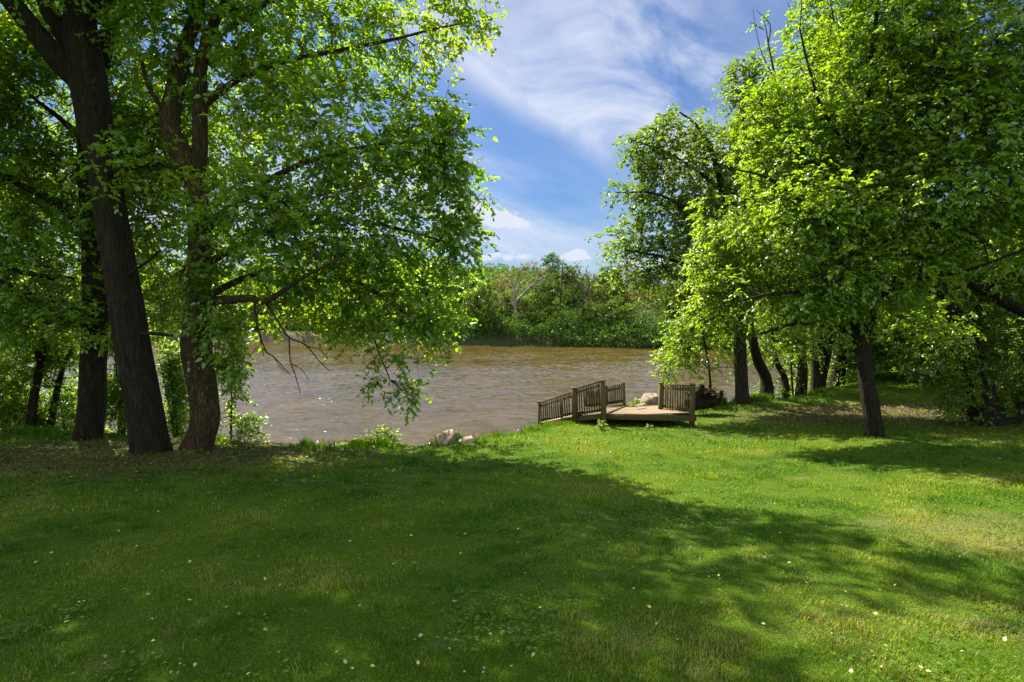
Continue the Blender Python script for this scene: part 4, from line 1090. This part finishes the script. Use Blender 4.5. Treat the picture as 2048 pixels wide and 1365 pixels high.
def blades(name, y0, y1, dens, hgt, wid, seed, label, xpad=2.5, edge=False):
    rng = np.random.default_rng(seed)
    wmax = .93 * y1 + xpad; n = int(2 * wmax * (y1 - y0) * dens)
    x = rng.uniform(-wmax, wmax, n); y = rng.uniform(y0, y1, n)
    ye = np.interp(x, EX, EY)
    k = (np.abs(x) < .93 * y + xpad) & (y < ye + 1.2)
    x, y = x[k], y[k]; p = np.stack([x, y, 0 * x], -1)
    bare = np.maximum.reduce([in_blob(x, y, -8.5, 12.2, 5, 2.6) * .4, in_blob(x, y, 11, 17.2, 4.5, 2.2) * .8, in_blob(x, y, 6.0, 6.2, .38, .2) * .95, in_blob(x, y, 15, 15.5, 4.5, 2.5) * .5])
    dn = fbm(p, 1.6, 3)
    k = rng.random(len(x)) > np.maximum(bare, np.clip((dn - .60) * 4, 0, .5)); x, y, p, dn = x[k], y[k], p[k], dn[k]
    n = len(x); z = terr(x, y); a = rng.uniform(0, 6.28, n)
    tuft = fbm(p, 3.5, 3); h = hgt * (.25 + 2.6 * np.clip(tuft - .25, 0, 1) ** 1.5) * rng.uniform(.6, 1.25, n)
    lean = rng.uniform(.25, 1.1, n) * h
    dx, dy = np.cos(a), np.sin(a); b = np.stack([x, y, z - .005], -1)
    w = wid * rng.uniform(.7, 1.3, n); sd = np.stack([-dy, dx, 0 * dx], -1) * w[:, None] / 2
    m1 = b + np.stack([dx * lean * .35, dy * lean * .35, h * .62], -1); tp = b + np.stack([dx * lean, dy * lean, h * .95], -1)
    v = np.empty((n, 5, 3)); v[:, 0] = b - sd; v[:, 1] = b + sd; v[:, 2] = m1 + sd * .8; v[:, 3] = m1 - sd * .8; v[:, 4] = tp
    i = np.arange(n)[:, None] * 5; q = i + np.array([0, 1, 2, 3]); t_ = i + np.array([3, 2, 4])
    big_ = fbm(p, .55, 3); dryb = np.maximum.reduce([.65 * in_blob(x, y, 5.6, 6.6, 1.5, 1.0), .45 * in_blob(x, y, .9, 3.9, .8, .5), .5 * in_blob(x, y, 3.0, 4.6, 1.6, .6), .35 * in_blob(x, y, 1.8, 5.6, 1.6, .5)])
    tone = .24 + 1.5 * (big_ - .5) + .6 * (dn - .45) + rng.normal(0, .20, n) + .35 * dryb
    tone = np.where(rng.random(n) < .03 + .09 * np.clip((dn - .5) * 6, 0, 1) + .3 * dryb, rng.uniform(.85, 1, n), tone)
    o = mesh_obj(name, v.reshape(-1, 3), [q, t_], [M['grass']], tone=np.repeat(np.clip(tone + .1, 0, 1), 5))
    return tag(o, label, 'grass', kind='stuff')


blades('lawn_grass', 2.2, 7.5, 4200, .050, .0042, 1, 'mown green grass covering the lawn nearest the camera')
blades('lawn_grass', 7.5, 13, 1700, .055, .0075, 2, 'mown green grass on the middle of the lawn')
blades('lawn_grass', 13, 26, 420, .07, .014, 3, 'mown green grass on the far lawn toward the river')


def edge_grass():
    rng = np.random.default_rng(9); n = 60000
    x = rng.uniform(-16, 13, n); ye = np.interp(x, EX, EY); y = ye + rng.normal(.15, .35, n); p = np.stack([x, y, 0 * x], -1)
    k = vnoise(p, 1.3) > .42 + .1 * (x < -5); x, y = x[k], y[k]; n = len(x)
    z = terr(x, y); h = rng.uniform(.05, .12, n) * (1 + 1.6 * (vnoise(p[k], 2.2) > .62)); a = rng.uniform(0, 6.28, n); l = h * rng.uniform(.1, .7, n)
    b = np.stack([x, y, z - .02], -1); d = np.stack([np.cos(a), np.sin(a), 0 * a], -1); sd = np.stack([-np.sin(a), np.cos(a), 0 * a], -1) * .007
    v = np.empty((n, 5, 3)); m1 = b + d * (l * .4)[:, None] + np.array([0, 0, 1]) * (h * .6)[:, None]
    v[:, 0] = b - sd; v[:, 1] = b + sd; v[:, 2] = m1 + sd * .7; v[:, 3] = m1 - sd * .7; v[:, 4] = b + d * l[:, None] + np.array([0, 0, 1]) * h[:, None]
    i = np.arange(n)[:, None] * 5
    tag(mesh_obj('edge_grass', v.reshape(-1, 3), [i + np.array([0, 1, 2, 3]), i + np.array([3, 2, 4])], [M['grass']], tone=np.repeat(rng.uniform(.0, .75, n), 5)), 'longer uncut grass along the brink of the bank', 'grass', kind='stuff')


edge_grass()


def clover():
    rng = np.random.default_rng(19); n = 42000
    x = rng.uniform(-7, 9, n); y = rng.uniform(2.3, 9, n); p = np.stack([x, y, 0 * x], -1)
    k = fbm(p + 31, 1.1, 3) + rng.normal(0, .09, n) > np.where((y < 4.9) & (x > -.5), .52, .66); x, y = x[k], y[k]; n = len(x)
    b = np.stack([x, y, terr(x, y) + rng.uniform(.02, .045, n)], -1)
    V = []; A = []; U_ = []; a0 = rng.uniform(0, 6.28, n)
    for j in range(3):
        a = a0 + j * 2.1; V.append(b); A.append(np.stack([np.cos(a), np.sin(a), 0 * a + .15], -1)); U_.append(np.array([0, 0, 1.]) + rng.normal(0, .18, (n, 3)))
    v, q, k = leaves(np.concatenate(V), np.concatenate(A), np.concatenate(U_), np.tile(rng.uniform(.010, .024, n), 3), .85, rng)
    tag(mesh_obj('clover_patches', v, q, [M['clover']], tone=np.repeat(np.tile(rng.uniform(0, .85, n), 3), k)), 'low round leaved clover scattered through the near lawn', 'clover', kind='stuff')


M['clover'] = leafmat('clover_leaf', [(0, (0.050, 0.130, 0.008)), (1, (0.120, 0.220, 0.020))], .45, tint=(1.5, 1.4, .5), gloss=.025)
clover()


def litter():
    """uncountable brown leaf litter under the left trees"""
    rng = np.random.default_rng(29); n = 13000
    x = np.concatenate([rng.normal(-8.0, 3.6, n // 2), rng.normal(11.5, 3.2, n // 2)]); y = np.concatenate([rng.normal(11.8, 1.7, n // 2), rng.normal(16.6, 1.8, n // 2)])
    k = (y < np.interp(x, EX, EY) + .5) & (y > 6); x, y = x[k], y[k]; n = len(x)
    b = np.stack([x, y, terr(x, y) + rng.uniform(.01, .05, n)], -1); a = rng.uniform(0, 6.28, n)
    v, q, k = leaves(b, np.stack([np.cos(a), np.sin(a), rng.normal(0, .25, n)], -1), np.array([0, 0, 1.]) + rng.normal(0, .4, (n, 3)), rng.uniform(.03, .075, n), .6, rng)
    tag(mesh_obj('leaf_litter', v, q, [M['litter']], tone=np.repeat(rng.random(n), k)), 'brown dead leaf litter under the trees', 'leaf litter', kind='stuff')


M['litter'] = leafmat('dead_leaf', [(0, (0.035, 0.018, 0.010)), (.7, (0.090, 0.052, 0.026)), (1, (0.17, 0.115, 0.065))], .15, tint=(1, 1, 1), gloss=.03)
litter()


def fallen():
    """individually visible fallen leaves"""
    mats = {'pale': leafmat('fallen_pale', [(0, (0.24, 0.26, 0.09)), (1, (0.36, 0.34, 0.16))], .2, tint=(1, 1, .8)),
            'yellow': leafmat('fallen_yellow', [(0, (0.50, 0.42, 0.07)), (1, (0.62, 0.50, 0.10))], .25, tint=(1, 1, .6)),
            'brown': leafmat('fallen_brown', [(0, (0.15, 0.055, 0.022)), (1, (0.2, 0.09, 0.04))], .1, tint=(1, 1, 1))}
    pro = {}
    for kk, mt in mats.items():
        # ovate leaf: 6x3 grid, curled
        u = np.linspace(0, 1, 7); w = np.array([0.02, .26, .36, .34, .24, .12, .01]); rows = []
        for a, b in zip(u, w):
            for s_ in (-1, 0, 1): rows.append((a - .5, b * s_, .10 * abs(s_) * b * 3 + .16 * (a - .5) ** 2))
        v = np.array(rows); q = [(r * 3 + c, r * 3 + c + 1, r * 3 + c + 4, r * 3 + c + 3) for r in range(6) for c in range(2)]
        v = np.vstack([v, [(-.5, -.012, .01), (-.5, .012, .01), (-.72, 0, .05)]]); me = mesh_obj('fallen_leaf', v, [np.array(q), np.array([(21, 22, 23)])], [mt], smooth=True, tone=np.full(24, .5))
        pro[kk] = me
    LB = {'pale': 'pale dry leaf lying face up on the lawn', 'yellow': 'small yellow fallen leaf on the lawn', 'brown': 'reddish brown fallen leaf on the lawn'}
    rng = np.random.default_rng(41); used = set()
    fixed = [(530, 1240, 'pale'), (520, 1252, 'pale'), (325, 1150, 'pale'), (270, 1268, 'pale'), (1532, 1115, 'pale'), (1528, 1122, 'pale'), (1612, 1174, 'yellow'), (1600, 1195, 'yellow'), (1549, 1013, 'yellow'), (1469, 1162, 'pale'),
             (1683, 1221, 'yellow'), (1692, 1222, 'pale'), (1750, 1237, 'yellow'), (1526, 1258, 'pale'), (1402, 1216, 'pale'), (1758, 1189, 'pale'), (1618, 1246, 'yellow'), (1264, 1193, 'pale'), (1652, 1060, 'pale'), (1560, 1073, 'pale'),
             (1740, 1124, 'pale'), (1790, 1180, 'yellow'), (1354, 1290, 'yellow'), (1690, 1192, 'brown'), (1550, 1146, 'brown'), (1430, 1052, 'brown'), (830, 1290, 'pale'), (360, 1340, 'pale'), (930, 1075, 'yellow'), (560, 1180, 'pale'), (700, 1090, 'pale'), (655, 1195, 'pale')]
    spots = [(a, b, k) for a, b, k in fixed]
    for _ in range(140):
        b = 1365 - 430 * rng.random() ** 1.3; spots.append((rng.uniform(40, 2010) if rng.random() < .4 else rng.uniform(100, 1100), b, rng.choice(['pale', 'pale', 'pale', 'yellow', 'brown'])))
    for px, py, kk in spots:
        D = 4.0
        for _ in range(30):
            p = P(px, py, D); D += (p[2] - T1(p[0], p[1])) * D / (CAM[2] - p[2] + 1e-6) * .6
        if not (2 < D < 13): continue
        p = P(px, py, D); o = pro[kk] if kk not in used else pro[kk].copy()
        if kk in used: COL.objects.link(o)
        used.add(kk); s = rng.uniform(.020, .040); o.scale = (s, s, s); o.location = (p[0], p[1], T1(p[0], p[1]) + .042)
        o.rotation_euler = (rng.normal(0, .3), rng.normal(0, .3), rng.uniform(0, 6.28)); tag(o, LB[kk], 'leaf', kk + ' leaves fallen on the lawn')


fallen()
print('tris approx', sum(len(o.data.polygons) for o in bpy.data.objects if o.type == 'MESH') / 1e6, 'M faces,', len(bpy.data.objects), 'objects')
